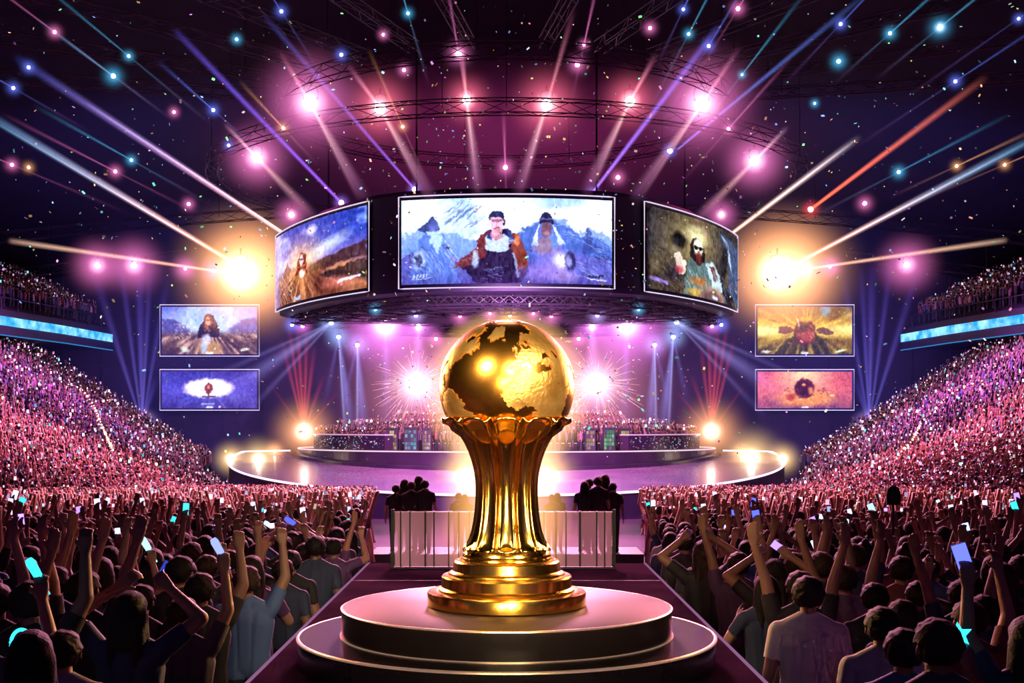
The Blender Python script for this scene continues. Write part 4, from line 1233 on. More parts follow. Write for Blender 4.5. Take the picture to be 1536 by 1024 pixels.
def lamps():
    def B(e, x0, y0, D0, x1, y1, D1, w0, w1, c0, c1, s, fade=1.0, fin=0.02):
        beam(e, e.location, at(x0, y0, D0), at(x1, y1, D1), w0 / 2 * D0 / F, w1 / 2 * D1 / F, c0, c1, s, fade, fin)

    # the row of big lamps on the ring truss, left to right: each throws a shaft down and a weaker one up
    row = [(465, 154, 11, PINK, 120, (548, 300), (418, 75)), (570, 162, 9, HOT, 85, (650, 300), (520, 95)), (700, 150, 7, HOT, 60, (718, 292), (690, 60)), (820, 157, 9, HOT, 85, (776, 292), (862, 10)),
           (945, 152, 8, HOT, 70, (876, 292), (985, 80)), (1053, 156, 11, PINK, 125, (948, 300), (1110, 70))]
    for i, (x, y, r, c, g, dn, upp) in enumerate(row):
        p = at_z(x, y, 21.4); D = p.y
        e = lamp('ceiling_spotlight', p, r * 0.9, c, 'big %s spotlight high above the screens, %s of its row from the left' % ('pink' if c == PINK else 'red', ordn(i + 1)), group='row of big spotlights above the screens', glow_px=g, gstr=1.25, gpow=3.6)
        B(e, x, y, D, dn[0], dn[1], D * 0.97, 9, 34, (1, .55, .45), (.85, .25, .75), .85, 0.8)
        B(e, x, y, D, dn[0] * .9 + x * .1, dn[1], D * 0.96, 4, 14, (1, .75, .6), (.9, .3, .6), .5, 0.9)
        B(e, x, y, D, upp[0], upp[1], D * 0.8, 6, 18, (1, .35, .35), (.5, .1, .3), .45, 1.0)
    # second pair, lower at the sides, and small companions
    for x, y, r, c, g, dn, lab in ((385, 236, 9, PINK, 80, (475, 330), 'pink spotlight above the curved screen with orange streaks'), (1132, 241, 9, PINK, 80, (1040, 335), 'pink spotlight above the curved dark screen')):
        p = at_z(x, y, 20); e = lamp('ceiling_spotlight', p, r * .75, c, lab, glow_px=g, gstr=1.2, gpow=3.6)
        B(e, x, y, p.y, dn[0], dn[1], p.y * .97, 8, 30, (1, .6, .45), (.9, .25, .6), .8, .8)
        B(e, x, y, p.y, x + (x - dn[0]) * .55, y + (y - dn[1]) * .55, p.y * .85, 6, 14, (1, .5, .5), (.7, .3, .6), .5, 1)
    # orange floodlights at the ends of the rig, with the long shafts that leave them
    for x, y, s in ((360, 409, -1), (1167, 409, 1)):
        p = at(x, y, 112)
        e = lamp('ceiling_floodlight', p, 10, ORG, 'bright orange twin floodlight hanging just %s of the big curved screens' % ('left' if s < 0 else 'right'), 'floodlight', 'orange floodlights beside the screens', 135, 2.2, core=12, white=.65, gpow=3.4)
        o = link('lens', e.children[0].data, None, e, True); o.location = (1.15, 0, 0); o.scale = e.children[0].scale
        if s < 0:
            B(e, 352, 395, 112, -30, 165, 62, 9, 22, (1, .30, .10), (.12, .34, .70), 1.25, .55)
            B(e, 352, 395, 112, -20, 176, 62, 3, 8, (1, .72, .48), (.2, .5, .8), .8, .5)
            B(e, 335, 408, 112, 14, 361, 80, 6, 14, (1, .42, .25), (1, .6, .45), 1.0, .35)
        else:
            B(e, 1185, 400, 112, 1560, 203, 62, 8, 22, (1, .30, .10), (.10, .34, .62), 1.15, .55)
            B(e, 1185, 400, 112, 1545, 212, 62, 3, 8, (1, .72, .48), (.2, .5, .8), .8, .5)
            B(e, 1205, 404, 112, 1510, 360, 80, 6, 14, (1, .42, .25), (1, .6, .45), .9, .35)
    # other shaft lamps
    sh = [(437, 322, 100, PINK, 25, 'pink twin spotlight at the upper outer corner of the streaked curved screen', [(425, 350, 22, 85, 60, 8, 24, (1, .42, .42), (.06, .10, .65), 1.3, .6), (425, 348, 130, 155, 70, 3, 8, (1, .9, .8), (.5, .4, .8), .9, .5)]),
          (1082, 322, 100, PINK, 25, 'pink twin spotlight at the upper outer corner of the dark curved screen', [(1095, 352, 1290, 205, 70, 8, 18, (1, .50, .25), (.9, .7, .9), 1.0, .8), (1098, 350, 1282, 211, 70, 3, 7, (1, .8, .5), (1, .8, .9), 1.0, .7)]),
          (1216, 314, 96, RED, 14, 'small red spotlight right of the dark curved screen throwing a red shaft', [(1216, 314, 1480, 115, 60, 7, 20, (1, .12, .05), (.75, .16, .12), 1.1, .75)]),
          (512, 304, 92, VIO, 12, 'small violet spotlight over the gap left of the middle screen', [(512, 304, 262, 45, 55, 7, 18, (.30, .08, .75), (.16, .10, .8), .75, .5)]),
          (622, 284, 86, VIO, 12, 'small violet spotlight above the left end of the middle screen', [(622, 284, 395, 22, 52, 6, 16, (.30, .10, .75), (.12, .12, .6), .6, .6)]),
          (888, 290, 86, VIO, 12, 'small violet spotlight above the right end of the middle screen', [(888, 290, 1078, 40, 55, 7, 20, (.36, .14, .9), (.22, .16, .9), .8, .5)]),
          (1005, 226, 88, BLUE, 12, 'small blue spotlight between the last two big lamps of the row', [(1015, 225, 1300, -10, 55, 6, 16, (.22, .16, .8), (.08, .2, .7), .55, .6)])]
    for x, y, D, c, g, lab, bs in sh:
        e = lamp('ceiling_spotlight', at(x, y, D), 4, c, lab, glow_px=g * 1.6, gstr=.9)
        for (x0, y0, x1, y1, D1, w0, w1, c0, c1, s, fd) in bs:
            B(e, x0, y0, D, x1, y1, D1, w0, w1, c0, c1, s, fd)
    # small lamps spread over the roof: picture x, y, radius, colour
    words = {BLUE: 'blue', CYAN: 'light blue', PINK: 'pink', ORG: 'orange'}
    pts = [(82, 48, 3, PINK), (170, 114, 4, CYAN), (43, 101, 3, BLUE), (193, 84, 2.5, CYAN), (20, 132, 3, BLUE), (320, 165, 3, BLUE), (261, 168, 2.5, PINK), (343, 218, 2.5, BLUE), (512, 82, 3, BLUE), (422, 17, 3, BLUE),
           (612, 20, 2.5, CYAN), (283, 306, 3, PINK), (758, 251, 4, PINK), (927, 266, 3.5, PINK), (1107, 13, 3.5, PINK), (1261, 36, 3, BLUE), (1258, 92, 3.5, CYAN), (1335, 50, 3, CYAN), (1410, 41, 4.5, CYAN),
           (1433, 122, 3, BLUE), (1348, 258, 3, CYAN), (1297, 305, 3.5, PINK), (1093, 193, 3, PINK), (1528, 28, 2.5, BLUE), (866, 97, 4, PINK), (688, 81, 5, PINK), (355, 59, 2.5, CYAN), (575, 52, 2.5, PINK),
           (18, 247, 3, PINK), (43, 251, 2.5, ORG), (197, 240, 2.5, CYAN), (173, 257, 3, PINK), (975, 42, 3, PINK), (1025, 14, 2.5, BLUE), (1033, 51, 2.5, CYAN), (1063, 69, 3, BLUE), (425, 192, 3, ORG), (876, 67, 2.5, PINK),
           (1435, 249, 2.5, ORG), (1507, 247, 2.5, ORG), (1222, 155, 2, CYAN), (1113, 112, 2, CYAN), (606, 105, 3, PINK), (604, 190, 2.5, ORG)]
    cnt = {}
    for x, y, r, c in sorted(pts, key=lambda t: t[0]):
        w = words[c]; cnt[w] = cnt.get(w, 0) + 1
        z = 22.8 if y < 130 else (20.5 if y < 270 else 18)
        e = lamp('ceiling_spotlight', at_z(x, y, z), r * .9, c, 'small %s roof spotlight, %s of the small %s ones from the left' % (w, ordn(cnt[w]), w), group='small roof spotlights', glow_px=r * 9, gstr=1.0, core=6, white=.45, gpow=6)
        if (x * 7 + y) % 3 != 0 and y < 260:
            D = e.location.y; k = .12 + .02 * (x % 5)
            B(e, x, y, D, x + (x - 768) * k * 1.6, y + (y - 560) * k * 1.6, D * .8, 3, 13, c, tuple(v * .5 for v in c), .26, .8)
            B(e, x, y, D, x - (x - 768) * k * 1.3, y - (y - 560) * k * 1.3, D * 1.05, 3, 12, c, (.5, .12, .5), .2, .9)
    # pink lamps along the side rig under the roof
    side = [(146, 398, 4.5), (201, 398, 5), (320, 406, 2.5), (278, 403, 2.5), (1360, 397, 5), (1245, 400, 2.5), (1209, 403, 3)]
    for i, (x, y, r) in enumerate(sorted(side)):
        lamp('ceiling_spotlight', at(x, y, 112), r * .9, PINK, 'pink lamp in the low side row of lamps, %s of them from the left' % ordn(i + 1), group='pink side row lamps', glow_px=r * 13, gstr=1.0, white=.45)
    # lamps hanging under the drum
    und = [(578, 487, 10, MAG, 52, 'largest magenta', 1), (940, 487, 10, MAG, 52, 'largest magenta', 1), (628, 490, 6, MAG, 28, 'middling magenta', 0), (888, 490, 6, MAG, 28, 'middling magenta', 0), (497, 484, 4.5, SKY, 20, 'pale blue', 0), (1015, 483, 4.5, SKY, 20, 'pale blue', 0),
           (508, 505, 4, SKY, 20, 'sky blue', 0), (1010, 505, 4, SKY, 20, 'sky blue', 0), (536, 517, 4, LAV, 20, 'lavender', 0), (982, 517, 4, LAV, 20, 'lavender', 0), (438, 487, 3.5, BLUE, 14, 'deep blue', 0), (1082, 487, 3.5, BLUE, 14, 'deep blue', 0),
           (454, 489, 3.5, MAG, 14, 'small magenta', 0), (1068, 489, 3.5, MAG, 14, 'small magenta', 0), (624, 473, 3.5, LAV, 15, 'small lavender', 0), (896, 473, 3.5, LAV, 15, 'small lavender', 0), (690, 474, 3, PINK, 16, 'small pink', 0), (827, 474, 3, PINK, 16, 'small pink', 0),
           (654, 508, 3.5, PINK, 14, 'low pink', 0), (868, 508, 3.5, PINK, 14, 'low pink', 0), (563, 464, 2.5, CYAN, 10, 'small light blue', 0), (958, 464, 2.5, CYAN, 10, 'small light blue', 0), (765, 473, 3, ORG, 20, 'small orange', 0), (735, 470, 2.5, PINK, 14, 'tiny pink', 0), (800, 470, 2.5, PINK, 14, 'tiny pink', 0)]
    for x, y, r, c, g, w, big in und:
        D = min(100, 7.75 * F / (640 - y))                     # all hang just under the drum
        side = 'left' if x < 750 else ('right' if x > 770 else 'middle')
        e = lamp('hanging_spotlight', at(x, y, D), r * .8, c, '%s lamp under the drum of screens, on its %s side' % (w, side) if side != 'middle' else '%s lamp under the drum straight above the globe' % w, group='lamps under the screen drum', glow_px=g * (2.1 if big else 1.6), gstr=1.6 if big else 1.0, core=8, white=.6)
        s = -1 if x < 760 else 1
        if w == 'pale blue':
            for k, (dx, dy, ww) in enumerate(((-175, 118, 60), (-140, 150, 20), (-200, 90, 20))):
                B(e, x, y, D, x - dx * s, y + dy, D * .98, 5, ww, (.45, .42, 1), (.30, .18, .75), .8 if k == 0 else .4, .8)
        elif w in ('sky blue', 'lavender'):
            tx = (525 if w == 'sky blue' else 544); tx = tx if s < 0 else 1520 - tx
            B(e, x, y, D, tx, 640, 108, 5, 34, (.30, .34, 1), (.35, .30, 1), .62, .5)
            B(e, x, y, D, tx + 8 * s, 640, 108, 3, 9, (.5, .55, 1), (.6, .5, 1), .45, .3)
            B(e, x, y, D, x + 22 * s, 610, 104, 4, 22, (.22, .22, .9), (.2, .14, .6), .35, .8)
        elif w == 'middling magenta':
            B(e, x, y, D, x + 4 * s, 620, 106, 8, 84, (.9, .35, 1), (.8, .3, .7), .55, .9)
        elif big:
            B(e, x, y, D, x - 3 * s, 640, 108, 8, 44, (.5, .25, 1), (.4, .2, .8), .35, .8)
    # lamps on the stage and at its edge
    gr = 'lamps standing on the stage'
    for x, y, D, r, c, g, lab in ((456, 647, 111, 9, ORG, 75, 'bright orange lamp at the left end of the stage platform, shining up red shafts'), (1067, 647, 111, 9, ORG, 75, 'bright orange lamp at the right end of the stage platform, shining up red shafts'),
                                  (388, 686, 104, 5, GLD, 52, 'golden lamp on the outer stage floor, left side'), (1127, 686, 104, 8, GLD, 70, 'golden lamp on the outer stage floor, right side'),
                                  (412, 677, 112, 2.5, ORG, 28, 'small orange lamp on the stage behind the left golden one'), (1112, 680, 112, 2.5, ORG, 28, 'small orange lamp on the stage behind the right golden one'),
                                  (346, 684, 106, 3, GLD, 40, 'pale lamp at the left tip of the stage edge'), (1174, 684, 106, 3, GLD, 40, 'pale lamp at the right tip of the stage edge')):
        p = at(x, y, D)
        if D < 110: p.z = deck_z(D) + r * .75 * D / F + .02
        e = lamp('stage_spotlight', p, r * .75, c, lab, group=gr, glow_px=g, gstr=1.7, core=10, white=.6, up=True, gpow=3.4)
        if r == 9:
            s = -1 if x < 760 else 1
            for k, (dx, dy, ww, st) in enumerate(((34, -140, 15, .6), (24, -165, 14, .7), (10, -160, 16, .85), (-4, -150, 16, .8), (-16, -130, 15, .65), (-30, -85, 15, .5), (-52, -60, 10, .35), (50, -70, 10, .3))):
                B(e, x, y, D, x + dx * s, y + dy, D, 4, ww, (1, .12, .10), (.85, .04, .10), st * 1.25, .9)
    for x, y, s in ((213, 637, -1), (1304, 638, 1)):
        e = lamp('bowl_spotlight', at(x, y, 118.2), 3.5, LAV, 'white lamp at the top corner of the %s seating bank sending up blue shafts' % ('left' if s < 0 else 'right'), group='lamps at the seating bank corners', glow_px=36, gstr=1.4, up=True)
        for dx, dy, ww, st in ((75, -240, 26, .28), (33, -250, 20, .32), (4, -245, 26, .42), (-12, -235, 18, .4), (-40, -230, 22, .25), (-20, -70, 22, .3)):
            B(e, x, y, 118.2, x + dx * s, y + dy, 122, 4, ww, (.24, .20, 1), (.18, .08, .75), st * 1.6, .8)
    # two white footlights behind the trophy stem
    for x, s in ((702, 'left'), (817, 'right')):
        lamp('stage_footlight', at(x, 716, 88), 6, GLD, 'white-hot footlight on the stage front just %s of the trophy stem' % s, 'footlight', 'footlights behind the trophy', 75, 2.2, core=10, white=.75, up=True, gpow=3.0)


# ================================================================== BALCONIES
def balconies():
    for s, sd in ((-1, 'left'), (1, 'right')):
        b = empty('balcony', (s * 42, 100, 11)); tag(b, 'upper balcony on the %s wall with a cyan light ribbon along its front' % sd, 'balcony', 'upper balconies')
        O = Vector((s * 42, 100, 11))
        pl = [Vector((s * 49.0, 70)), Vector((s * 46.5, 82)), Vector((s * 44.0, 93)), Vector((s * 41.8, 104)), Vector((s * 40.2, 114)), Vector((s * 39.2, 125))]
        def wall(z0, z1, off, name, mat):
            mb = MB(); vs = []
            for p in pl:
                for z in (z0, z1): vs.append(Vector((p.x - s * off, p.y, z)) - O)
            mb.add(vs, [(2 * i, 2 * i + 2, 2 * i + 3, 2 * i + 1) for i in range(len(pl) - 1)])
            return mb.build(name, mat, b)
        body = principled('balcony_body', (0.03, 0.02, 0.05), 0.5)
        wall(10.2, 12.3, 0, 'front', body)
        wall(10.95, 11.72, 0.12, 'light_ribbon', None).data.materials.append(ribbon_mat())
        wall(10.10, 10.20, 0.14, 'lower_light_line', emission('cyan_line', (0.05, 0.30, 0.80), 0.7))
        mb = MB(); vs = []
        for p in pl:
            for X, z in ((p.x, 10.2), (s * 60, 10.6), (s * 60, 22.5), (p.x, 12.3)): vs.append(Vector((X, p.y, z)) - O)
        fs = []
        for i in range(len(pl) - 1):
            for c in (0, 2): fs.append((4 * i + c, 4 * i + 4 + c, 4 * i + 5 + c, 4 * i + 1 + c))
        fs.append((0, 1, 2, 3)); fs.append(tuple(4 * (len(pl) - 1) + c for c in range(4)))
        mb.add(vs, fs); mb.build('seat_bank', body, b)
        r = MB()
        r.tube([Vector((p.x - s * .1, p.y, 13.3)) - O for p in pl], .06, 5)
        for i in range(len(pl) - 1):
            for t in np.linspace(0, 1, 5)[:-1]:
                q = pl[i].lerp(pl[i + 1], t); r.bar(Vector((q.x - s * .1, q.y, 12.2)) - O, Vector((q.x - s * .1, q.y, 13.3)) - O, .04, n=4)
        r.build('railing', M_TRUSS, b)


def ribbon_mat():
    if 'cyan_ribbon' in MATS: return MATS['cyan_ribbon']
    m = emission('cyan_ribbon', (0.03, 0.42, 1.0), 1.3)
    nt = m.node_tree; e = [n for n in nt.nodes if n.type == 'EMISSION'][0]
    tc = nt.nodes.new('ShaderNodeTexCoord'); n = nt.nodes.new('ShaderNodeTexNoise'); n.inputs['Scale'].default_value = 0.8
    nt.links.new(tc.outputs['Object'], n.inputs['Vector'])
    r = nt.nodes.new('ShaderNodeValToRGB'); r.color_ramp.elements[0].position = .40; r.color_ramp.elements[1].position = .68
    r.color_ramp.elements[0].color = (.02, .36, .95, 1); r.color_ramp.elements[1].color = (.35, .80, 1, 1)
    nt.links.new(n.outputs['Fac'], r.inputs['Fac']); nt.links.new(r.outputs['Color'], e.inputs['Color'])
    return m


# ================================================================== PEOPLE
def capsule(mb, a, b, ra, rb, n=10):
    a, b = Vector(a), Vector(b)
    d = b - a
    L = d.length
    q = d.to_track_quat('Z', 'Y') if L > 1e-6 else Vector((0, 0, 1)).to_track_quat('Z', 'Y')
    prof = []
    for t in (-90, -60, -30, 0): prof.append((ra * math.cos(math.radians(t)), ra * math.sin(math.radians(t))))
    for t in (0, 30, 60, 90): prof.append((rb * math.cos(math.radians(t)), L + rb * math.sin(math.radians(t))))
    vs, fs = [], []
    for r, z in prof:
        r = max(r, 1e-4)
        for j in range(n):
            an = 2 * PI * j / n
            vs.append(a + q @ Vector((r * math.cos(an), r * math.sin(an), z)))
    m = len(prof)
    for i in range(m - 1):
        for j in range(n):
            j2 = (j + 1) % n
            fs.append((i * n + j, i * n + j2, (i + 1) * n + j2, (i + 1) * n + j))
    fs += [tuple(range(n - 1, -1, -1)), tuple(range((m - 1) * n, m * n))]
    mb.add(vs, fs)


def evaluated(me, mods):
    o = bpy.data.objects.new('shaping', me); C.objects.link(o)
    for typ, kw in mods:
        m = o.modifiers.new('m', typ)
        for k, v in kw.items(): setattr(m, k, v)
    dg = bpy.context.evaluated_depsgraph_get()
    r = bpy.data.meshes.new_from_object(o.evaluated_get(dg))
    bpy.data.objects.remove(o)
    return r


def hand_chain(caps, w, fdir, n, side, curl=0.6):
    """Palm, four fingers and a thumb from wrist w; fdir along the hand, n out of the palm, side towards the thumb."""
    f, n, s = fdir.normalized(), n.normalized(), side.normalized()
    k = w + f * 0.085
    for t in (-0.022, 0.0, 0.022): caps.append((w + s * t * 0.7 + f * 0.01, k + s * t * 1.2, 0.020, 0.017, 'hand'))
    for i, (o, l) in enumerate(((0.031, 0.92), (0.0105, 1.0), (-0.010, 0.94), (-0.030, 0.76))):
        p = k + s * o
        d = (f + s * o * 3).normalized()
        for seg, (ll, rr) in enumerate(((0.040, 0.0098), (0.028, 0.0090), (0.021, 0.0082))):
            a = curl * (0.55 + seg * 0.75)
            dd = (d * math.cos(a) + n * math.sin(a)).normalized()
            q = p + dd * ll * l
            caps.append((p, q, rr, rr * 0.93, 'hand')); p = q
    p = w + f * 0.028 + s * 0.024
    q = p + (f * 0.6 + s * 0.75 + n * 0.3).normalized() * 0.040; caps.append((p, q, 0.0135, 0.0115, 'hand'))
    r = q + (f * 0.85 + s * 0.15 + n * 0.5).normalized() * 0.030; caps.append((q, r, 0.0112, 0.0098, 'hand'))
    return w + f * 0.095 + n * 0.030


ARM = {  # elbow, wrist offsets from the shoulder for the right side (x outwards), hand direction, palm direction
    'down': ((0.06, -0.03, -0.29), (0.09, 0.06, -0.54), (0.02, 0.2, -1), (-1, 0.1, 0), 0.35),
    'up': ((0.10, 0.08, 0.26), (0.07, 0.14, 0.51), (-0.05, 0.15, 1), (-0.2, 1, 0), 0.75),
    'high': ((0.05, 0.05, 0.28), (0.13, 0.08, 0.54), (0.15, 0.1, 1), (-0.3, 1, 0), 0.3),
    'bent': ((0.16, 0.18, 0.10), (0.08, 0.26, 0.35), (-0.1, 0.15, 1), (-0.2, 1, 0), 0.8),
    'head': ((0.20, 0.10, 0.20), (-0.03, 0.20, 0.36), (-0.7, 0.25, 0.6), (0, 1, -0.2), 0.6),
    'offer': ((0.15, 0.12, -0.14), (0.13, 0.30, 0.07), (0.0, 0.35, 1), (-0.2, 1, 0), 0.8),
    'clap': ((0.10, 0.12, -0.20), (-0.06, 0.30, -0.05), (-0.35, 0.7, 0.6), (-1, 0, 0), 0.3),
}


def person_template(lp, rp, hair, girth=1.0):
    caps = []
    A = lambda a, b, ra, rb, t: caps.append((Vector(a), Vector(b), ra, rb, t))
    g = girth
    for s in (-1, 1):
        A((s * .075 * g, 0, .92), (s * .068 * g, 0, 1.10), .112 * g, .104 * g, 'torso'); A((s * .068 * g, 0, 1.10), (s * .095 * g, 0, 1.33), .104 * g, .112 * g, 'torso')
        A((s * .06, -.005, 1.41), (s * .165, -.005, 1.405), .075, .062, 'torso'); A((s * .02, -.012, 1.50), (s * .14, -.008, 1.43), .040, .045, 'torso')
        A((s * .088, 0, .90), (s * .10, .012, .50), .092 * g, .060, 'leg'); A((s * .10, .012, .50), (s * .10, -.01, .09), .057, .040, 'leg'); A((s * .10, -.03, .05), (s * .115, .14, .036), .046, .036, 'foot')
        A((s * .094, -.004, 1.64), (s * .096, .004, 1.61), .013, .010, 'ear')
    A((0, -.008, .98), (0, -.008, 1.36), .104, .112, 'torso'); A((0, -.022, 1.475), (0, -.030, 1.34), .052, .078, 'torso')
    A((0, -.006, 1.42), (0, .012, 1.57), .056, .052, 'neck')
    A((0, -.018, 1.655), (0, .012, 1.665), .092, .090, 'head'); A((0, .035, 1.63), (0, .045, 1.572), .066, .046, 'head'); A((0, .104, 1.640), (0, .116, 1.612), .010, .014, 'head')
    A((-.02, .090, 1.578), (.02, .090, 1.578), .012, .012, 'head'); A((-.045, .088, 1.668), (.045, .088, 1.668), .012, .012, 'head')
    grips = {}
    for s, pose in ((-1, lp), (1, rp)):
        e, w, hd, pn, curl = ARM[pose]
        m = lambda v: Vector((v[0] * s, v[1], v[2]))
        S = Vector((s * .192, -.005, 1.405)); E = S + m(e); W = S + m(w)
        if pose in ('up', 'high', 'head', 'bent'): S.z += .03
        A(S, E, .056, .045, 'uparm'); A(E, W, .044, .030, 'forearm')
        f = m(hd).normalized(); n = m(pn); n = (n - f * n.dot(f)).normalized(); sd = f.cross(n) * s
        hc = []; gp = hand_chain(hc, W, f, n, sd, curl)
        caps.extend(hc)
        grips[s] = (gp, f, n)
    mb = MB()
    for a, b, ra, rb, t in caps: capsule(mb, a, b, ra, rb)
    me = evaluated(mb.mesh('body_raw'), [('REMESH', dict(mode='VOXEL', voxel_size=0.0085)), ('SMOOTH', dict(factor=0.5, iterations=4))])
    nv = len(me.vertices); co = np.zeros(nv * 3, np.float32); me.vertices.foreach_get('co', co); co = co.reshape(-1, 3)
    no = np.zeros(nv * 3, np.float32); me.vertices.foreach_get('normal', no); no = no.reshape(-1, 3)
    polys = np.array([tuple(p.vertices) for p in me.polygons if len(p.vertices) == 4])
    cen = co[polys].mean(1)
    best = np.full(len(cen), 9.0); tid = np.zeros(len(cen), int); tt = np.zeros(len(cen))
    tags = ['torso', 'leg', 'foot', 'ear', 'neck', 'head', 'uparm', 'forearm', 'hand']
    for a, b, ra, rb, t in caps:
        a_, b_ = np.array(a), np.array(b); d = b_ - a_; L2 = max(d @ d, 1e-9)
        u = np.clip(((cen - a_) @ d) / L2, 0, 1)
        dist = np.linalg.norm(cen - (a_ + u[:, None] * d), axis=1) - (ra + (rb - ra) * u)
        k = dist < best
        best[k] = dist[k]; tid[k] = tags.index(t); tt[k] = u[k]
    T = lambda *n: np.isin(tid, [tags.index(x) for x in n])
    z = cen[:, 2]; y = cen[:, 1]

    def sub(mask, off, ratio, name, jit=0.0):
        ps = polys[mask]; used = np.unique(ps); mp = np.zeros(nv, int); mp[used] = np.arange(len(used))
        v = co[used] + no[used] * off
        if jit: v = v + no[used] * jit * (np.sin(v[:, [0]] * 90 + 3 * np.sin(v[:, [2]] * 40)) + 0.6 * np.sin(v[:, [1]] * 130 + v[:, [2]] * 60))
        m = np_mesh(name, v, mp[ps])
        m = evaluated(m, [('DECIMATE', dict(ratio=ratio))]); m.name = name
        m.polygons.foreach_set('use_smooth', np.ones(len(m.polygons), bool))
        return m
    body = evaluated(me, [('DECIMATE', dict(ratio=0.22))]); body.name = 'body'
    body.polygons.foreach_set('use_smooth', np.ones(len(body.polygons), bool))
    shirt = sub((T('torso') & (z > .90)) | (T('uparm') & (tt < .62)) | (T('neck') & (z < 1.47)), .012, .16, 'shirt')
    trousers = sub((T('leg') & (z > .06)) | (T('torso') & (z < .97)), .009, .12, 'trousers')
    shoes = sub(T('foot') | (z < .07), .010, .25, 'shoes')
    if hair == 'long':
        hb = MB()
        capsule(hb, (0, -.022, 1.665), (0, .006, 1.68), .106, .100)
        for s in (-1, 0, 1): capsule(hb, (s * .055, -.035, 1.63), (s * .075, -.075, 1.33), .062, .040)
        for s in (-1, 1): capsule(hb, (s * .085, -.015, 1.64), (s * .105, -.01, 1.42), .030, .022)
        hm = evaluated(hb.mesh('hair'), [('REMESH', dict(mode='VOXEL', voxel_size=0.012)), ('SMOOTH', dict(factor=0.5, iterations=3)), ('DECIMATE', dict(ratio=.4))])
        hm.name = 'hair'; hm.polygons.foreach_set('use_smooth', np.ones(len(hm.polygons), bool))
    elif hair == 'bun':
        hb = MB(); capsule(hb, (0, -.022, 1.662), (0, .004, 1.675), .104, .098); capsule(hb, (0, -.06, 1.74), (0, -.075, 1.765), .045, .042)
        capsule(hb, (0, -.05, 1.62), (0, -.045, 1.575), .062, .045)
        hm = evaluated(hb.mesh('hair'), [('REMESH', dict(mode='VOXEL', voxel_size=0.012)), ('SMOOTH', dict(factor=0.5, iterations=3)), ('DECIMATE', dict(ratio=.4))])
        hm.name = 'hair'; hm.polygons.foreach_set('use_smooth', np.ones(len(hm.polygons), bool))
    else:
        hm = sub(T('head') & ((y < .02) | ((z > 1.70) & (y < .075))) & (z > 1.585), .017, .35, 'hair', .003)
    return dict(body=body, shirt=shirt, trousers=trousers, shoes=shoes, hair=hm, grips=grips, poses=(lp, rp), hairname=hair)


TEMPL = []
PHONES = []


def make_templates():
    for lp, rp, hair, g in (('down', 'down', 'short', 1.0), ('down', 'up', 'short', 1.02), ('up', 'down', 'long', .92), ('high', 'high', 'short', 1.0), ('head', 'head', 'long', .95), ('bent', 'down', 'short', 1.04),
                            ('down', 'high', 'bun', .92), ('clap', 'clap', 'long', .92), ('bent', 'bent', 'short', 1.0), ('down', 'down', 'long', .94), ('down', 'bent', 'bun', .95), ('down', 'offer', 'short', 1.0), ('offer', 'down', 'short', 1.0)):
        TEMPL.append(person_template(lp, rp, hair, g))


def shirts():
    return {'black': principled('cloth_black', (.015, .013, .018), .8), 'navy': principled('cloth_navy', (.022, .03, .075), .8), 'dark grey': principled('cloth_grey', (.06, .055, .07), .8), 'white': principled('cloth_white', (.62, .55, .62), .8),
            'dark red': principled('cloth_red', (.12, .02, .03), .8), 'blue': principled('cloth_blue', (.05, .09, .24), .8), 'purple': principled('cloth_purple', (.09, .035, .12), .8), 'light grey': principled('cloth_lightgrey', (.30, .27, .32), .8)}


ARMWORD = {('down', 'down'): 'arms down', ('down', 'up'): 'right arm up', ('up', 'down'): 'left arm up', ('high', 'high'): 'both arms up', ('head', 'head'): 'hands over head', ('bent', 'down'): 'left forearm up', ('down', 'high'): 'right hand high',
           ('clap', 'clap'): 'clapping', ('bent', 'bent'): 'both forearms up', ('down', 'bent'): 'right forearm up', ('down', 'offer'): 'right hand out', ('offer', 'down'): 'left hand out'}


def place_person(k, x, y, z, rz, sc, shirt, label, group, skin, hair_mat, trous):
    t = TEMPL[k]
    e = empty('person', (x, y, z), rz); e.scale = (sc, sc, sc)
    tag(e, label, 'person', group)
    for nm, mat in (('body', skin), ('shirt', SH[shirt]), ('trousers', trous), ('shoes', M_BLACK), ('hair', hair_mat)):
        me = t[nm]
        if not me.materials: me.materials.append(None)
        o = bpy.data.objects.new(nm, me); C.objects.link(o); o.parent = e
        o.material_slots[0].link = 'OBJECT'; o.material_slots[0].material = mat
    return e


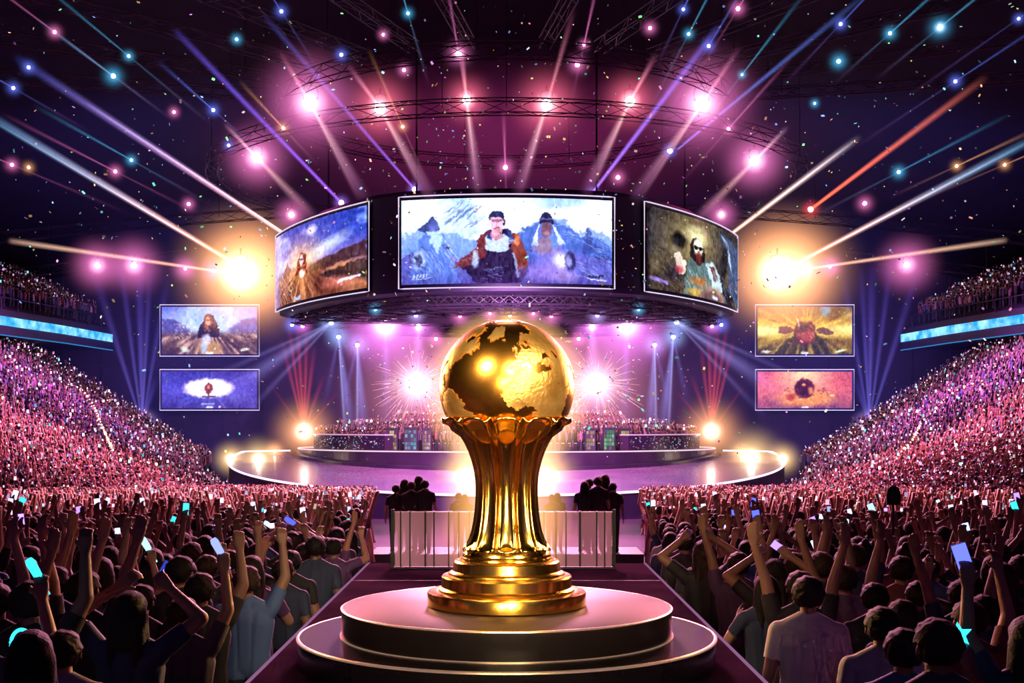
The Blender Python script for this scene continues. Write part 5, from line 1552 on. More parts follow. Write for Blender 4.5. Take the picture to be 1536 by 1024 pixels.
def phone(p, f, n, col, s, label, strength=3.0, kind='phone'):
    """A lit phone or glow stick at p, standing along f, its lit face towards -n."""
    e = empty('phone' if kind == 'phone' else ('glow_stick' if kind == 'stick' else 'glow_ring'), p)
    tag(e, label, {'phone': 'phone', 'stick': 'glow stick', 'ring': 'glow ring', 'star': 'glow stick'}[kind], 'lit things held up in the crowd')
    f, n = f.normalized(), n.normalized(); sd = f.cross(n)
    M = Matrix((sd, n, f)).transposed().to_4x4(); M.translation = p
    e.matrix_world = M
    me = emission('held_light_%s_%.1f' % ('_'.join('%.2f' % c for c in col), strength), col, strength)
    if kind == 'phone':
        b = MB(); b.box((-.037 * s, -.004 * s, -.03 * s), (.037 * s, .004 * s, .12 * s)); b.build('case', M_BLACK, e)
        q = MB(); q.box((-.034 * s, -.0065 * s, -.026 * s), (.034 * s, -.004 * s, .116 * s)); q.build('screen', me, e)
    elif kind == 'stick':
        b = MB(); b.bar((0, 0, -.10 * s), (0, 0, .03 * s), .012 * s, n=8); b.build('handle', me, e)
        q = MB(); q.lathe([(.012 * s, .03 * s), (.030 * s, .05 * s), (.034 * s, .16 * s), (.024 * s, .19 * s)], 12); q.build('tube', me, e)
    elif kind == 'ring':
        b = MB(); b.tube([(.06 * s * math.cos(a), 0, .10 * s + .085 * s * math.sin(a)) for a in np.linspace(0, 2 * PI, 24, endpoint=False)], .013 * s, 6, True); b.build('ring', me, e)
        q = MB(); q.bar((0, 0, -.10 * s), (0, 0, .02 * s), .013 * s, n=8); q.build('handle', emission('ring_handle', (.25, .5, 1), 4), e)
    else:
        vs = []
        for yy in (-.012 * s, .012 * s):
            for i in range(10):
                r = (.085 if i % 2 == 0 else .040) * s; a = PI / 2 + i * PI / 5; vs.append((r * math.cos(a), yy, .10 * s + r * math.sin(a)))
        fs = [tuple(range(9, -1, -1))[::-1], tuple(range(10, 20))[::-1]] + [(i, 10 + i, 10 + (i + 1) % 10, (i + 1) % 10) for i in range(10)]
        b = MB(); b.add(vs, fs); b.build('star_head', me, e)
        q = MB(); q.bar((0, 0, -.10 * s), (0, 0, .03 * s), .012 * s, n=8); q.build('handle', M_BLACK, e)
    return e


def inner_x(D):
    return WHALF + 0.36 if D < 15.5 else WHALF + 0.36 + (D - 15.5) * 0.105


def people():
    global SH
    SH = shirts()
    skins = [principled('skin_a', (.32, .15, .10), .55), principled('skin_b', (.26, .12, .08), .55), principled('skin_c', (.38, .20, .14), .55), principled('skin_d', (.20, .10, .07), .55)]
    hairs = [principled('hair_black', (.008, .006, .008), .7, spec=.25, bump=(60, .4)), principled('hair_brown', (.026, .013, .010), .7, spec=.25, bump=(60, .4)), principled('hair_dark', (.014, .009, .009), .7, spec=.25, bump=(60, .4))]
    trs = [principled('trousers_dark', (.02, .02, .03), .8), principled('trousers_denim', (.03, .045, .09), .8)]
    r = random.Random(11)
    # slots: rows parallel to the stage, counted from the camera
    slots = []
    nrow = 0
    D = 5.75
    while D < 40:
        nrow += 1
        for s in (-1, 1):
            j = 0
            X = inner_x(D) + r.uniform(0, .10) + (0.12 if nrow % 2 else 0)
            while True:
                x = s * (X + r.uniform(-.07, .07)); d = D + r.uniform(-.14, .14)
                px = CX + x * F / d
                j += 1
                if px < -35 or px > 1571: break
                slots.append(dict(x=x, y=d, row=nrow, seat=j, side=s, sc=r.uniform(.94, 1.06)))
                X += 0.60
        D += 0.86
    slots = slots[:286]
    last_row = slots[-1]['row']
    for sl in slots:
        sl['z'] = ground_z(sl['x'], sl['y']); sl['t'] = r.choices(range(11), (5, 4, 4, 5, 2, 4, 3, 2, 3, 4, 3))[0]
        sl['rz'] = math.atan2(sl['x'], 95 - sl['y']) + r.uniform(-.25, .25)
        sl['shirt'] = r.choices(list(SH), (9, 6, 4, .2, 2, 2, 3, .5))[0]
        if sl['row'] <= 3: sl['t'] = r.choice((0, 1, 2, 0, 4, 9, 3) if sl['side'] < 0 else (0, 0, 9, 5, 1, 0, 6))
    # the lit things the photo shows largest: picture x, y, kind, colour, size, which word
    B_, C_, W_, V_ = (.06, .08, 1.0), (.03, .62, .80), (.60, .62, 1.0), (.35, .20, 1.0)
    wants = [(168, 856, 'phone', B_, 1.0, 'deep blue phone'), (70, 878, 'stick', C_, .8, 'tilted cyan glow stick'), (62, 972, 'ring', C_, .85, 'cyan glow ring'), (1452, 849, 'phone', (.10, .13, 1.0), 1.1, 'bright blue phone'), (1228, 823, 'phone', W_, 1.1, 'white phone'),
             (1488, 962, 'star', C_, .75, 'cyan star light stick'), (213, 868, 'phone', (.03, .06, .5), 1.2, 'dim blue phone'), (341, 838, 'stick', (.2, .25, .9), .8, 'small blue glow stick'), (222, 801, 'stick', W_, .9, 'white glow stick'), (240, 833, 'stick', (.3, .7, 1), .9, 'pale blue glow stick'),
             (127, 772, 'phone', V_, 1.2, 'violet phone'), (326, 792, 'phone', V_, 1.1, 'violet phone'), (415, 792, 'stick', (.4, .7, 1), 1.0, 'pale blue glow stick'), (462, 789, 'stick', B_, 1.0, 'blue glow stick'), (260, 786, 'phone', C_, 1, 'cyan phone'), (1162, 828, 'phone', V_, 1.0, 'violet phone'), (1258, 800, 'stick', (.4, .8, 1), 1, 'pale blue glow stick'),
             (1322, 834, 'phone', (.2, .4, 1), 1.1, 'blue phone'), (1219, 787, 'phone', V_, 1, 'violet phone'), (1069, 800, 'stick', B_, 1, 'blue glow stick'), (1100, 792, 'phone', W_, 1, 'white phone'), (1446, 800, 'phone', (.4, .6, 1), 1, 'pale blue phone'), (1522, 768, 'phone', C_, 1.1, 'cyan phone'), (1320, 770, 'phone', (.3, .8, 1), 1, 'pale blue phone'),
             (1512, 750, 'phone', V_, 1.2, 'violet phone'), (1275, 773, 'phone', W_, 1, 'white phone'), (28, 760, 'phone', C_, 1, 'cyan phone'), (158, 755, 'phone', W_, 1, 'white phone'), (395, 770, 'phone', C_, .9, 'cyan phone'), (20, 717, 'phone', W_, 1.3, 'white phone'), (1410, 757, 'phone', W_, .9, 'white phone'), (540, 790, 'stick', C_, .9, 'cyan glow stick')]
    used = set()

    def grip_world(sl, k, s):
        gp, f, n = TEMPL[k]['grips'][s]
        M = Matrix.Translation((sl['x'], sl['y'], sl['z'])) @ Matrix.Rotation(sl['rz'], 4, 'Z') @ Matrix.Scale(sl['sc'], 4)
        return M @ gp, M.to_3x3().normalized() @ f, M.to_3x3().normalized() @ n
    UPS = [(k, s) for k, t in enumerate(TEMPL) for s, pose in zip((-1, 1), t['poses']) if pose in ('up', 'high', 'bent', 'head', 'offer')]
    held = []
    for w in wants:
        best = None
        for i, sl in enumerate(slots):
            if i in used: continue
            for k, s in UPS:
                p, f, n = grip_world(sl, k, s)
                px, py = CX + p.x * F / p.y, CY + (EZ - p.z) * F / p.y
                if any(math.hypot(px - a, py - b) < 38 * 6 / p.y + 8 for a, b in held): continue
                e = (py - w[1]) ** 2 + (max(0, abs(px - w[0]) - .22 * F / p.y)) ** 2
                if best is None or e < best[0]: best = (e, i, k, s, px, p.y, py)
        e, i, k, s, px, d, py = best; held.append((px, py))
        used.add(i)
        sl = slots[i]; sl['t'] = k
        lim = .5 if w[2] in ('ring', 'star') else .24
        sl['x'] += max(-lim, min(lim, (w[0] - px) * d / F))
        if abs(sl['x']) < WHALF + .3: sl['x'] = math.copysign(WHALF + .3, sl['x'])
        sl['hold'] = (s, w)
    # shirts that stand out in the photo
    for px_, py_, sh, tk in ((1222, 880, 'white', 0), (1268, 935, 'light grey', 0), (1140, 850, 'blue', None), (1150, 885, 'navy', None), (265, 830, 'light grey', None), (1365, 890, 'black', 0), (1500, 920, 'navy', 0), (62, 912, 'black', None), (210, 910, 'black', 4), (345, 860, 'black', 1)):
        best = min((i for i in range(len(slots)) if not slots[i].get('fix')), key=lambda i: math.hypot(CX + slots[i]['x'] * F / slots[i]['y'] - px_, CY + (EZ - slots[i]['z'] - 1.65 * slots[i]['sc']) * F / slots[i]['y'] - py_))
        slots[best]['shirt'] = sh; slots[best]['fix'] = True
        if tk is not None and 'hold' not in slots[best]: slots[best]['t'] = tk
    for sl in slots:
        t = TEMPL[sl['t']]
        hw = {'short': 'short-haired', 'long': 'long-haired', 'bun': 'bun-haired'}[t['hairname']]
        side = 'left' if sl['side'] < 0 else 'right'
        lab = '%s person, %s shirt, %s, row %s, %s from the runway, %s crowd' % (hw, sl['shirt'], ARMWORD[t['poses']], ordn(sl['row']).replace('-', ' ').replace(' ', '-'), ordn(sl['seat']), side)
        place_person(sl['t'], sl['x'], sl['y'], sl['z'], -sl['rz'] if False else sl['rz'] * -1, sl['sc'], sl['shirt'], lab, 'standing spectators beside the runway', r.choice(skins), r.choice(hairs), r.choice(trs))
    # lit things in their hands (rotation of the people is -rz)
    def grip_now(sl, s):
        gp, f, n = TEMPL[sl['t']]['grips'][s]
        M = Matrix.Translation((sl['x'], sl['y'], sl['z'])) @ Matrix.Rotation(-sl['rz'], 4, 'Z') @ Matrix.Scale(sl['sc'], 4)
        R3 = M.to_3x3().normalized()
        return M @ gp, R3 @ f, R3 @ n
    for sl in slots:
        side = 'left' if sl['side'] < 0 else 'right'
        if 'hold' in sl:
            s, w = sl['hold']; p, f, n = grip_now(sl, s)
            n = (p - Vector((0, 0, EZ))).normalized()
            if w[2] == 'stick': f = (f + Vector((-.7 if w[0] < 760 else .5, 0, .3))).normalized()
            if w[2] == 'phone': f = (f + Vector((.5 if w[0] < 760 else -.4, 0, .2))).normalized()
            n = (n - f * n.dot(f)).normalized()
            phone(p, f, n, w[3], w[4], '%s held up in row %s, %s person from the runway, %s crowd' % (w[5], ordn(sl['row']), ordn(sl['seat']), side), 2.3 if 'dim' not in w[5] else 1.0, w[2])
        elif sl['row'] > 6 and r.random() < .16:
            ups = [s for s, ps in zip((-1, 1), TEMPL[sl['t']]['poses']) if ps in ('up', 'high', 'bent')]
            if ups:
                p, f, n = grip_now(sl, ups[0])
                n = (p - Vector((0, 0, EZ)) + Vector((r.uniform(-3, 3), 0, 0))).normalized(); n = (n - f * n.dot(f)).normalized()
                c, cw = r.choice(((B_, 'deep blue'), (C_, 'cyan'), (W_, 'white'), (V_, 'violet'), ((.9, .5, 1), 'pale pink')))
                phone(p, f, n, c, r.uniform(.8, 1.1), 'lit %s phone held up in row %s, %s person from the runway, %s crowd' % (cw, ordn(sl['row']), ordn(sl['seat']), side), 3.0)
    # the people behind the glass, on two low platforms
    for s, xs in ((-1, ((594, 727, 0), (607, 719, 9), (617, 722, 0), (628, 714, 9), (637, 720, 0), (688, 748, 0), (697, 752, 9))), (1, ((877, 722, 9), (884, 718, 0), (897, 715, 0), (908, 712, 9), (919, 724, 0), (828, 748, 0), (836, 752, 9)))):
        side = 'left' if s < 0 else 'right'
        D = 31.0
        x0, x1 = (-3.3, -0.7) if s < 0 else (0.7, 3.3)
        pf = empty('standing_platform', ((x0 + x1) / 2, D + .2, ground_z(0, D))); tag(pf, 'low dark platform behind the glass barrier, %s side, people standing on it' % side, 'platform', 'platforms behind the glass barrier')
        h = -0.50 - ground_z(0, D)
        mb = MB(); mb.box((-(x1 - x0) / 2, -.9, -.12), ((x1 - x0) / 2, .9, h)); mb.build('platform_deck', principled('platform_black', (.03, .015, .03), .4), pf)
        tr = MB(); tr.box((-(x1 - x0) / 2 - .01, -.92, h - .06), ((x1 - x0) / 2 + .01, -.9, h)); tr.build('platform_edge', M_TRUSS, pf)
        for i, (x, y, k) in enumerate(sorted(xs)):
            p = at(x, y, D + (0.35 if i % 2 else -.3))
            small = y > 740
            p.z = -0.492
            sc = ((EZ - (y - 640) / F * p.y) - p.z) / 1.76
            place_person(k, p.x, p.y, p.z, r.uniform(-.3, .3), min(max(sc, .80), 1.10), 'black', 'person in dark clothes beyond the glass barrier, %s from the left of the %s group' % (ordn(i + 1), side), 'people behind the glass barrier', r.choice(skins), r.choice(hairs), trs[0])
    # the dark shape raised over the right crowd
    sl = min(slots, key=lambda q: abs(CX + q['x'] * F / q['y'] - 1340) + 40 * abs(q['y'] - 17.5))
    d = 15.0; p = at(1340, 757, d)
    e = empty('foam_paddle', p); tag(e, 'black rounded foam shape raised above the right crowd', 'paddle')
    wv, hv = 10.5 * d / F, 29 * d / F
    prof = [(-wv, 0), (-wv, hv * .55), (-wv * .8, hv * .85), (-wv * .3, hv), (wv * .3, hv * .98), (wv * .8, hv * .82), (wv, hv * .5), (wv, 0)]
    mb = MB(); k = len(prof)
    mb.add([(a, -.02, b) for a, b in prof] + [(a, .02, b) for a, b in prof], [tuple(range(k)), tuple(range(2 * k - 1, k - 1, -1))] + [(i, k + i, k + (i + 1) % k, (i + 1) % k) for i in range(k)])
    mb.build('pad', principled('black_foam', (.01, .012, .016), .9), e)
    st = MB(); st.bar((0, 0, 0), (0, 0, -.55), .014); st.build('handle', M_BLACK, e)
    return last_row, slots


# ================================================================== THE REST OF THE CROWD
def unit_person(pose, lod):
    """Few-faced standing figure, facing +y: vertices (n,3), triangles and a part number per vertex (0 shirt, 1 skin, 2 hair, 3 trousers)."""
    V, T, K = [], [], []

    def loft(rings, part, n=5):
        b = len(V)
        for (c, rx, ry) in rings:
            for j in range(n):
                a = 2 * PI * j / n + PI / n
                V.append((c[0] + rx * math.cos(a), c[1] + ry * math.sin(a), c[2])); K.append(part)
        for i in range(len(rings) - 1):
            for j in range(n):
                j2 = (j + 1) % n
                p, q, r_, s_ = b + i * n + j, b + i * n + j2, b + (i + 1) * n + j2, b + (i + 1) * n + j
                T.extend(((p, q, r_), (p, r_, s_)))
        e = b + (len(rings) - 1) * n
        for j in range(1, n - 1): T.append((e, e + j, e + j + 1))
    n = 6 if lod == 0 else 5
    loft([((0, 0, .0), .17, .10), ((0, 0, .9), .17, .11)], 3, n)
    loft([((0, 0, .88), .18, .12), ((0, 0, 1.15), .17, .11), ((0, 0, 1.38), .23, .11), ((0, 0, 1.47), .10, .07)], 0, n)
    loft([((0, 0, 1.44), .05, .05), ((0, .02, 1.54), .06, .07), ((0, 0.01, 1.62), .085, .095)], 1, n)
    loft([((0, -.01, 1.60), .088, .10), ((0, -.015, 1.70), .095, .105), ((0, -.01, 1.77), .045, .05)], 2, n)

    def arm(s, pose):
        e, w = ARM[pose][0], ARM[pose][1]
        S = np.array((s * .2, 0, 1.41)); E = S + np.array((e[0] * s, e[1], e[2])); W = S + np.array((w[0] * s, w[1], w[2])); H = W + (W - E) * .55
        b = len(V)
        for p, r0, part in ((S, .06, 0), (E, .045, 1), (W, .032, 1), (H, .045, 1)):
            for a in (0, 2.1, 4.2):
                V.append((p[0] + r0 * math.cos(a), p[1] + r0 * math.sin(a), p[2] + (.3 * r0 * math.sin(a)))); K.append(part)
        for i in range(3):
            for j in range(3):
                j2 = (j + 1) % 3
                p, q, r_, s_ = b + i * 3 + j, b + i * 3 + j2, b + (i + 1) * 3 + j2, b + (i + 1) * 3 + j
                T.extend(((p, q, r_), (p, r_, s_)))
        T.append((b + 9, b + 10, b + 11))
    arm(-1, pose[0]); arm(1, pose[1])
    return np.array(V, np.float32), np.array(T, np.int32), np.array(K)


def crowd(slots):
    rng = np.random.default_rng(3)
    maxrow = max(s['y'] for s in slots)
    taken = np.array([(s['x'], s['y']) for s in slots])
    P = []   # x, y, z

    def inside_stage(x, d):
        if d < SD: return (x / 26.6) ** 2 + ((d - SD) / 37.2) ** 2 < 1
        return abs(x) < 27.5
    D = 7.0
    while D < 118:
        step = .72 if D < 45 else (.78 if D < 80 else .86)
        sp = .50 if D < 45 else (.54 if D < 80 else .60)
        xi = inner_x(D); xm = (CX + 130) * D / F
        for s in (-1, 1):
            X = xi + rng.uniform(0, .3)
            while X < min(xm, 58):
                x = s * (X + rng.uniform(-.14, .14)); d = D + rng.uniform(-.25, .25)
                X += sp * rng.uniform(.85, 1.2)
                if abs(x) > 46 + 3 * (d < 90): continue
                if inside_stage(x, d): continue
                if d < maxrow + .8 and np.min(np.hypot(taken[:, 0] - x, taken[:, 1] - d)) < .62: continue
                if d < maxrow + .3 and abs(CX + x * F / d - 768) < 815 : continue
                # gangway through the banked seats
                P.append((x, d, ground_z(x, d) + .01))
        D += step
    # upper balconies
    for s in (-1, 1):
        for D in np.arange(78, 125, .8):
            xf = np.interp(D, (70, 82, 93, 104, 114, 125), (49, 46.5, 44, 41.8, 40.2, 39.2))
            for X in np.arange(xf + .8, 56, .62):
                if X * F / D > 900: continue
                zz = 12.42 + (X - xf) / (60 - xf) * 10.2
                if zz + 2.6 > roof_z(X, D) or abs(D - 110 + .004 * X * X) < 2 or D > 123: continue
                P.append((s * (X + rng.uniform(-.12, .12)), D + rng.uniform(-.15, .15), 12.32 + (X - xf) / (60 - xf) * 10.2))
    # the groups on the stage tiers
    tiers = [(17.0, 12.5, 119, .6, 19.0, 20.0, 118), (12.0, 9.0, 119.5, 1.15, 16.6, 12.2, 119), (8.4, 6.5, 120, 1.9, 11.7, 8.7, 119.5), (5.4, 4.5, 120.5, 2.9, 8.1, 6.2, 120)]
    for (ai, bi, ci, z, ao, bo, co) in tiers:
        for k in (0.12, 0.4, 0.68, .92):
            a = ai + .3 + (ao - ai - .6) * k; b = bi + .3 + (bo - bi - .6) * k; c = ci + (co - ci) * k
            if z == .6 and k > .6: continue
            for th in np.arange(-1.35, 1.35, .55 / max(a, 6)):
                P.append((a * math.sin(th) + rng.uniform(-.12, .12), c - b * math.cos(th) + rng.uniform(-.12, .12), z + .015))
    P = np.array(P, np.float32)
    n = len(P)
    poses = [('down', 'down'), ('high', 'high'), ('down', 'up'), ('up', 'down'), ('bent', 'high'), ('clap', 'clap'), ('up', 'up')]
    wts = np.array([.24, .20, .14, .14, .12, .06, .10])
    pick = rng.choice(len(poses), n, p=wts)
    ang = -np.arctan2(P[:, 0], 95 - np.minimum(P[:, 1], 94)) + rng.uniform(-.3, .3, n)
    st = P[:, 1] > 97
    ang[st & (np.abs(P[:, 0]) < 20)] += PI          # those on the stage face the hall
    sc = rng.uniform(.92, 1.08, n)
    pal = np.array([(.03, .03, .04), (.06, .05, .09), (.16, .07, .15), (.30, .14, .20), (.10, .08, .22), (.42, .32, .38), (.20, .05, .08), (.05, .08, .20)])
    sk = np.array([(.46, .25, .18), (.36, .19, .13), (.55, .33, .25)])
    AV, AF, AC = [], [], []
    off = 0
    for k, ps in enumerate(poses):
        V, T, K = unit_person(ps, 0)
        idx = np.where(pick == k)[0]
        if len(idx) == 0: continue
        c, s = np.cos(ang[idx])[:, None], np.sin(ang[idx])[:, None]
        x = V[None, :, 0] * c - V[None, :, 1] * s; y = V[None, :, 0] * s + V[None, :, 1] * c; z = np.broadcast_to(V[None, :, 2], x.shape)
        W = np.stack([x, y, z], -1) * sc[idx][:, None, None] + P[idx][:, None, :]
        m = len(V)
        AV.append(W.reshape(-1, 3)); AF.append((T[None] + (np.arange(len(idx)) * m)[:, None, None] + off).reshape(-1, 3)); off += m * len(idx)
        col = np.ones((len(idx), m, 4), np.float32)
        shc = pal[rng.integers(0, len(pal), len(idx))] * rng.uniform(.7, 1.5, (len(idx), 1)); skc = sk[rng.integers(0, 3, len(idx))]; hc = np.array((.02, .012, .014)) * rng.uniform(.6, 2.5, (len(idx), 1)); tc = np.array((.03, .03, .05)) * rng.uniform(.5, 2, (len(idx), 1))
        allc = np.stack([shc, skc, hc, tc], 1)
        col[:, :, :3] = allc[:, K, :]
        AC.append(col.reshape(-1, 4))
    AV, AF, AC = np.concatenate(AV), np.concatenate(AF), np.concatenate(AC)
    me = np_mesh('crowd', AV, AF)
    ca = me.color_attributes.new('paint', 'FLOAT_COLOR', 'POINT'); ca.data.foreach_set('color', AC.ravel())
    me.polygons.foreach_set('use_smooth', np.ones(len(me.polygons), bool))
    o = link('crowd', me, attr_diffuse('crowd_cloth_and_skin'))
    tag(o, 'dense mass of spectators filling the floor, banked seats, balconies and stage tiers', 'crowd', kind='stuff')
    print('CROWD', n, len(AV))
    # lit phones far off in the crowd
    r = random.Random(4)
    far = [p for p in P if p[1] > 26]
    vs, cs = [], []
    cols = [((1, .62, .82), 5), ((1, .38, .62), 7), ((.45, .55, 1), 2.5), ((.2, .8, 1), 1), ((1, .7, .5), 2), ((.8, .5, 1), 2.5)]
    q = [c for c, w in cols for _ in range(int(w * 2))]
    for p in r.sample(range(len(far)), min(8000, len(far))):
        x, y, z = far[p]
        sz = r.choice((.022, .03, .03, .04, .065)) * (.6 + y / 100)
        c = np.array(r.choice(q)) * r.choice((.25, .4, .6, 1.0, 2.4))
        if z > 9: c *= .35
        cz = z + r.uniform(1.6, 2.1); cx = x + r.uniform(-.2, .2); cy = y + r.uniform(-.2, .2)
        for dx, dz in ((-1, -1), (1, -1), (1, 1), (-1, 1)):
            vs.append((cx + dx * sz * .7, cy + r.uniform(-.01, .01), cz + dz * sz)); cs.append((*c, 1))
    me = np_mesh('phone_lights', np.array(vs), np.arange(len(vs)).reshape(-1, 4))
    ca = me.color_attributes.new('paint', 'FLOAT_COLOR', 'POINT'); ca.data.foreach_set('color', np.array(cs, np.float32).ravel())
    tag(link('phone_lights', me, attr_emission('far_phone_light', 1.6)), 'countless tiny lit phones scattered through the distant crowd', 'phones', kind='stuff')


def aisle_lights():
    for s, pts, lab in ((-1, ((96, 580), (122, 588), (140, 612), (155, 650), (170, 684), (205, 698), (240, 704)), 'string of small orange aisle lights down the left banked seats'), (1, ((1480, 575), (1440, 588), (1425, 598), (1400, 622), (1382, 640), (1368, 668), (1345, 692)), 'string of small orange aisle lights down the right banked seats')):
        W = []
        for x, y in pts:                                       # find where the sight line meets the heads over the bank
            lo = None
            for D in np.arange(30, 118, .25):
                p = at(x, y, D)
                if p.z < ground_z(p.x, D) + 1.9: lo = p; break
            if lo is not None: W.append(lo + Vector((0, 0, .25)))
        if len(W) < 2: continue
        e = empty('aisle_light_string', W[0]); tag(e, lab, 'light string', 'aisle light strings')
        O = W[0].copy()
        c = MB(); c.tube([p - O for p in W], .03, 5); c.build('cable', M_BLACK, e)
        b = MB()
        for i in range(len(W) - 1):
            L = (W[i + 1] - W[i]).length; k = max(2, int(L / 1.1))
            for t in range(k):
                q = W[i].lerp(W[i + 1], (t + .5) / k); b.ball(q - O + Vector((0, 0, .05)), .055 + .025 * ((t * 7) % 3), 6, 4)
        o = b.build('bulbs', emission('aisle_bulb', (1, .45, .25), 4.0), e); o['kind'] = 'stuff'


def confetti():
    r = random.Random(21)
    vs, cs = [], []
    cols = [(1, .35, .55), (1, .6, .25), (1, .45, .30), (.25, .45, 1), (.2, .9, .7), (.9, .85, .25), (.85, .35, 1), (.3, 1, .35), (1, .75, .8), (.4, .65, 1)]
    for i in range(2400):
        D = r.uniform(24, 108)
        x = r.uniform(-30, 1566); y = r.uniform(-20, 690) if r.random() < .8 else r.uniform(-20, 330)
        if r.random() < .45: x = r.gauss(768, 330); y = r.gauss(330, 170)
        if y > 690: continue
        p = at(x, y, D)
        if i < 420:                                             # extra scraps added as sparkle around the bursts over the stage
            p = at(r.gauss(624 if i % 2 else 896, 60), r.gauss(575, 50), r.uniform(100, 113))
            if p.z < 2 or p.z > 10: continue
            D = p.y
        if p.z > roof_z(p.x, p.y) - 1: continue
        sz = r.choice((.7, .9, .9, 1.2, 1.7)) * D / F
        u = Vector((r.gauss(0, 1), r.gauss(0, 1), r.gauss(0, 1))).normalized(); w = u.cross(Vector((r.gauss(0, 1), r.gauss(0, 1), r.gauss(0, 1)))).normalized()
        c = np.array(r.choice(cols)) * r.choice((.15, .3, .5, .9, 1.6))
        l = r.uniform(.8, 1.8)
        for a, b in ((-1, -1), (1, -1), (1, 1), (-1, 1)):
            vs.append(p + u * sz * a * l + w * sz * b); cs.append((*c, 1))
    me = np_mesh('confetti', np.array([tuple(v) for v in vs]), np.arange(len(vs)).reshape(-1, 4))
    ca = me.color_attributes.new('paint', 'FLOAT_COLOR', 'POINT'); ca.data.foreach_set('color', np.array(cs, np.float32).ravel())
    tag(link('confetti', me, attr_emission('self_lit_confetti', 1.0)), 'countless bright scraps of confetti drifting through the air of the hall', 'confetti', kind='stuff')  # scraps glow by themselves in place of stage light on them


# ================================================================== HAZE AND LIGHT
def haze():
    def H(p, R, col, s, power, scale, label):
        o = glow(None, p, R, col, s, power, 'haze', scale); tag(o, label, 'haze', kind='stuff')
    H(at(760, 600, 112), 18, (1.0, .24, .44), 2.3, 1.9, (1, .35, .85), 'warm glowing haze over the middle of the stage')
    H(at(760, 420, 118), 44, (.30, .08, .62), .17, 1.3, (1, .2, .62), 'wide violet haze behind the stage and screens')
    H(at(760, 150, 96), 28, (.85, .07, .42), .42, 1.6, (1.0, .5, .42), 'magenta haze under the roof above the screens')
    H(Vector((0, 9.75, 2.82)), .68, (1.0, .55, .16), 6.5, .9, (1, .6, 1), 'golden glow added close behind the globe of the trophy')  # self-glowing volumes added as a halo round the trophy
    H(Vector((0, 9.70, 1.95)), .86, (1.0, .45, .14), 4.2, 1.0, (.62, .5, 1.05), 'golden glow added close behind the stem of the trophy')
    for s in (-1, 1):
        H(at(760 + s * 560, 170, 90), 22, (.10, .08, .75), .13, 1.2, (1, .3, .55), 'faint blue haze under the roof on the %s' % ('left' if s < 0 else 'right'))
        H(at(760 + s * 430, 520, 116), 20, (.14, .12, .80), .38, 1.3, (1, .25, .9), 'blue haze around the wall screens on the %s' % ('left' if s < 0 else 'right'))


def area(name, p, target, size, col, power, shape='DISK', spread=None):
    l = bpy.data.lights.new(name, 'AREA'); l.shape = shape; l.size = size; l.color = col; l.energy = power
    if spread: l.spread = spread
    o = bpy.data.objects.new(name, l); C.objects.link(o); o.location = p
    o.rotation_euler = (Vector(target) - Vector(p)).to_track_quat('-Z', 'Y').to_euler()
    return o


def point(name, p, col, power, r=0.5):
    l = bpy.data.lights.new(name, 'POINT'); l.color = col; l.energy = power; l.shadow_soft_size = r
    o = bpy.data.objects.new(name, l); C.objects.link(o); o.location = p
    return o


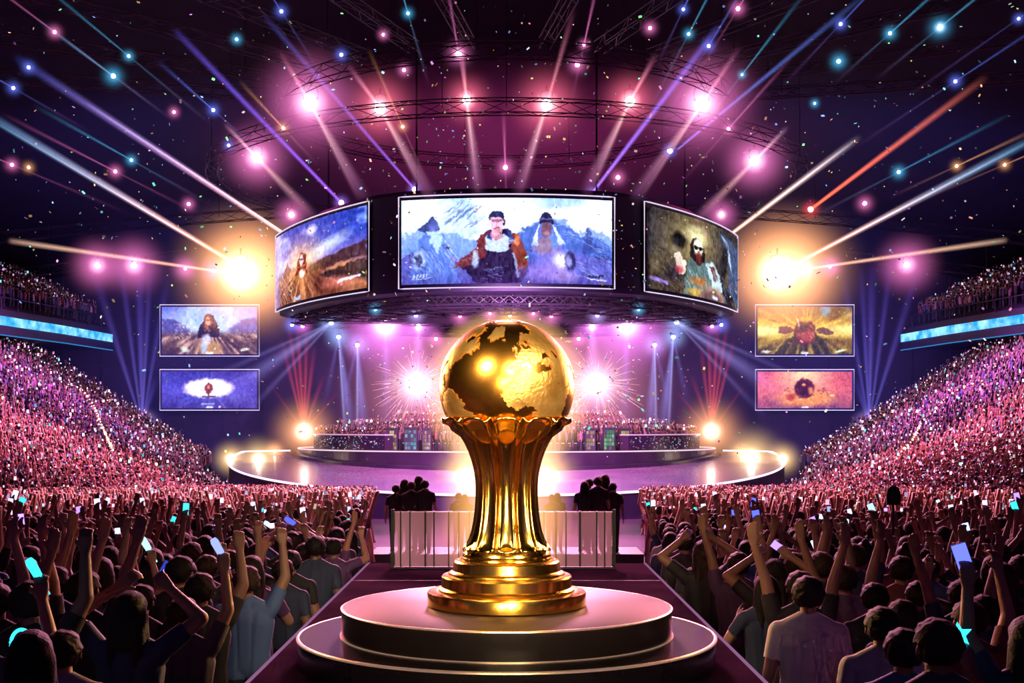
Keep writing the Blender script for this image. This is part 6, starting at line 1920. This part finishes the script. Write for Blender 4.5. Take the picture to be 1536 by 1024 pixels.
def lights():
    # washes and fills added over the crowds, stage and runway
    for s in (-1, 1):
        area('crowd_wash', (s * 22, 80, 19), (s * 24, 66, -2), 10, (1.0, .22, .48), 14000, spread=1.8)
        area('bank_wash', (s * 24, 100, 20), (s * 38, 92, 4), 8, (.75, .20, .95), 7000, spread=1.7)
        area('crowd_back_light', (s * 11, 40, 13), (s * 9, 27, -1), 5, (1.0, .20, .30), 1700, spread=1.9)
        area('near_crowd_fill', (s * 9, -3, 8), (s * 4, 9, 0.5), 4, (.14, .18, 1.0), 26)  # added blue fill from behind the camera
    area('stage_wash', (0, 96, 9.5), (0, 96, 0), 14, (1.0, .38, .60), 7000)
    area('stage_front_wash', (0, 71, 8.0), (0, 92, -1), 6, (.85, .35, .90), 7500, spread=1.9)
    area('pit_light', (0, 60, 15), (0, 42, -2), 6, (1.0, .40, .62), 9000, spread=1.6)
    area('runway_light', (0, 30, 9), (0, 14, .9), 3, (1.0, .30, .50), 420, spread=.7)
    # added lights, no lamps of the hall, that colour roof and walls
    for s in (-1, 1):
        point('roof_tint_fill', (s * 12, 88, 17.5), (1.0, .08, .45), 330, 2)
        point('wall_tint_fill', (s * 33, 119, 7), (.22, .13, 1.0), 1300, 2)
        point('roof_tint_fill', (s * 36, 84, 19), (.10, .12, 1.0), 60, 2)
    point('wall_tint_fill', (0, 119, 14), (.40, .12, .95), 650, 3)
    # lights added for trophy and podium: warm back lights, soft front lights
    for s in (-1, 1):
        area('trophy_back_light', (s * 2.6, 12.6, 3.4), (0, PD, 2.2), 1.2, (1.0, .55, .22), 34, spread=.6)
        area('trophy_side_light', (s * 2.0, 6.3, 4.8), (0, PD, 2.1), 1.0, (1.0, .74, .40), 13, 'DISK', .6)
        area('trophy_strip_light', (s * 1.3, -1.8, 3.6), (0, PD, 2.0), .45, (1.0, .74, .38), 7, 'RECTANGLE', .3).data.size_y = 2.6  # added to draw upright highlights on the flutes
        area('trophy_front_light', (1.5 + s * 1.0, -5.0, 4.6), (0, PD, 2.1), 1.7, (1.0, .76, .42), 5, 'DISK', .24)
    area('trophy_key_light', (1.0, 2.6, 6.2), (0, PD, 2.4), 1.5, (1.0, .82, .52), 17, spread=.45)
    area('podium_top_light', (0, 11.8, 4.9), (0, 8.8, 1.2), 1.2, (1.0, .46, .38), 9, spread=.6)


def camera():
    c = bpy.data.cameras.new('camera'); o = bpy.data.objects.new('camera', c); C.objects.link(o)
    c.sensor_fit = 'HORIZONTAL'; c.sensor_width = 36; c.lens = F * 36 / 1536
    c.shift_x = (768 - CX) / 1536; c.shift_y = (CY - 512) / 1536
    c.clip_end = 400; c.clip_start = 0.05
    o.location = (0, 0, EZ); o.rotation_euler = (PI / 2, 0, 0)
    bpy.context.scene.camera = o


def world():
    w = bpy.data.worlds.new('ambient_fill'); w.use_nodes = True
    bpy.context.scene.world = w
    b = w.node_tree.nodes['Background']; b.inputs[0].default_value = (.03, .014, .06, 1); b.inputs[1].default_value = .35  # dim purple ambient fill added all round
    sc = bpy.context.scene
    sc.view_settings.view_transform = 'Standard'; sc.view_settings.look = 'None'; sc.view_settings.exposure = 0.0
    cy = sc.cycles
    cy.max_bounces = 6; cy.diffuse_bounces = 2; cy.glossy_bounces = 4; cy.transparent_max_bounces = 12; cy.transmission_bounces = 4; cy.volume_bounces = 0
    cy.caustics_reflective = False; cy.caustics_refractive = False
    cy.sample_clamp_indirect = 4.0
    cy.use_denoising = True
    cy.use_adaptive_sampling = True; cy.adaptive_threshold = 0.06; cy.adaptive_min_samples = 12
    cy.volume_step_rate = 2.0; cy.volume_max_steps = 128


world(); camera(); hall(); trusses(); runway()
ztop = podium()
trophy(ztop)
stage(); barrier(); jumbotron(); wall_screens(); balconies(); lamps()
make_templates()
last, slots = people()
crowd(slots)
aisle_lights(); confetti(); haze(); lights()
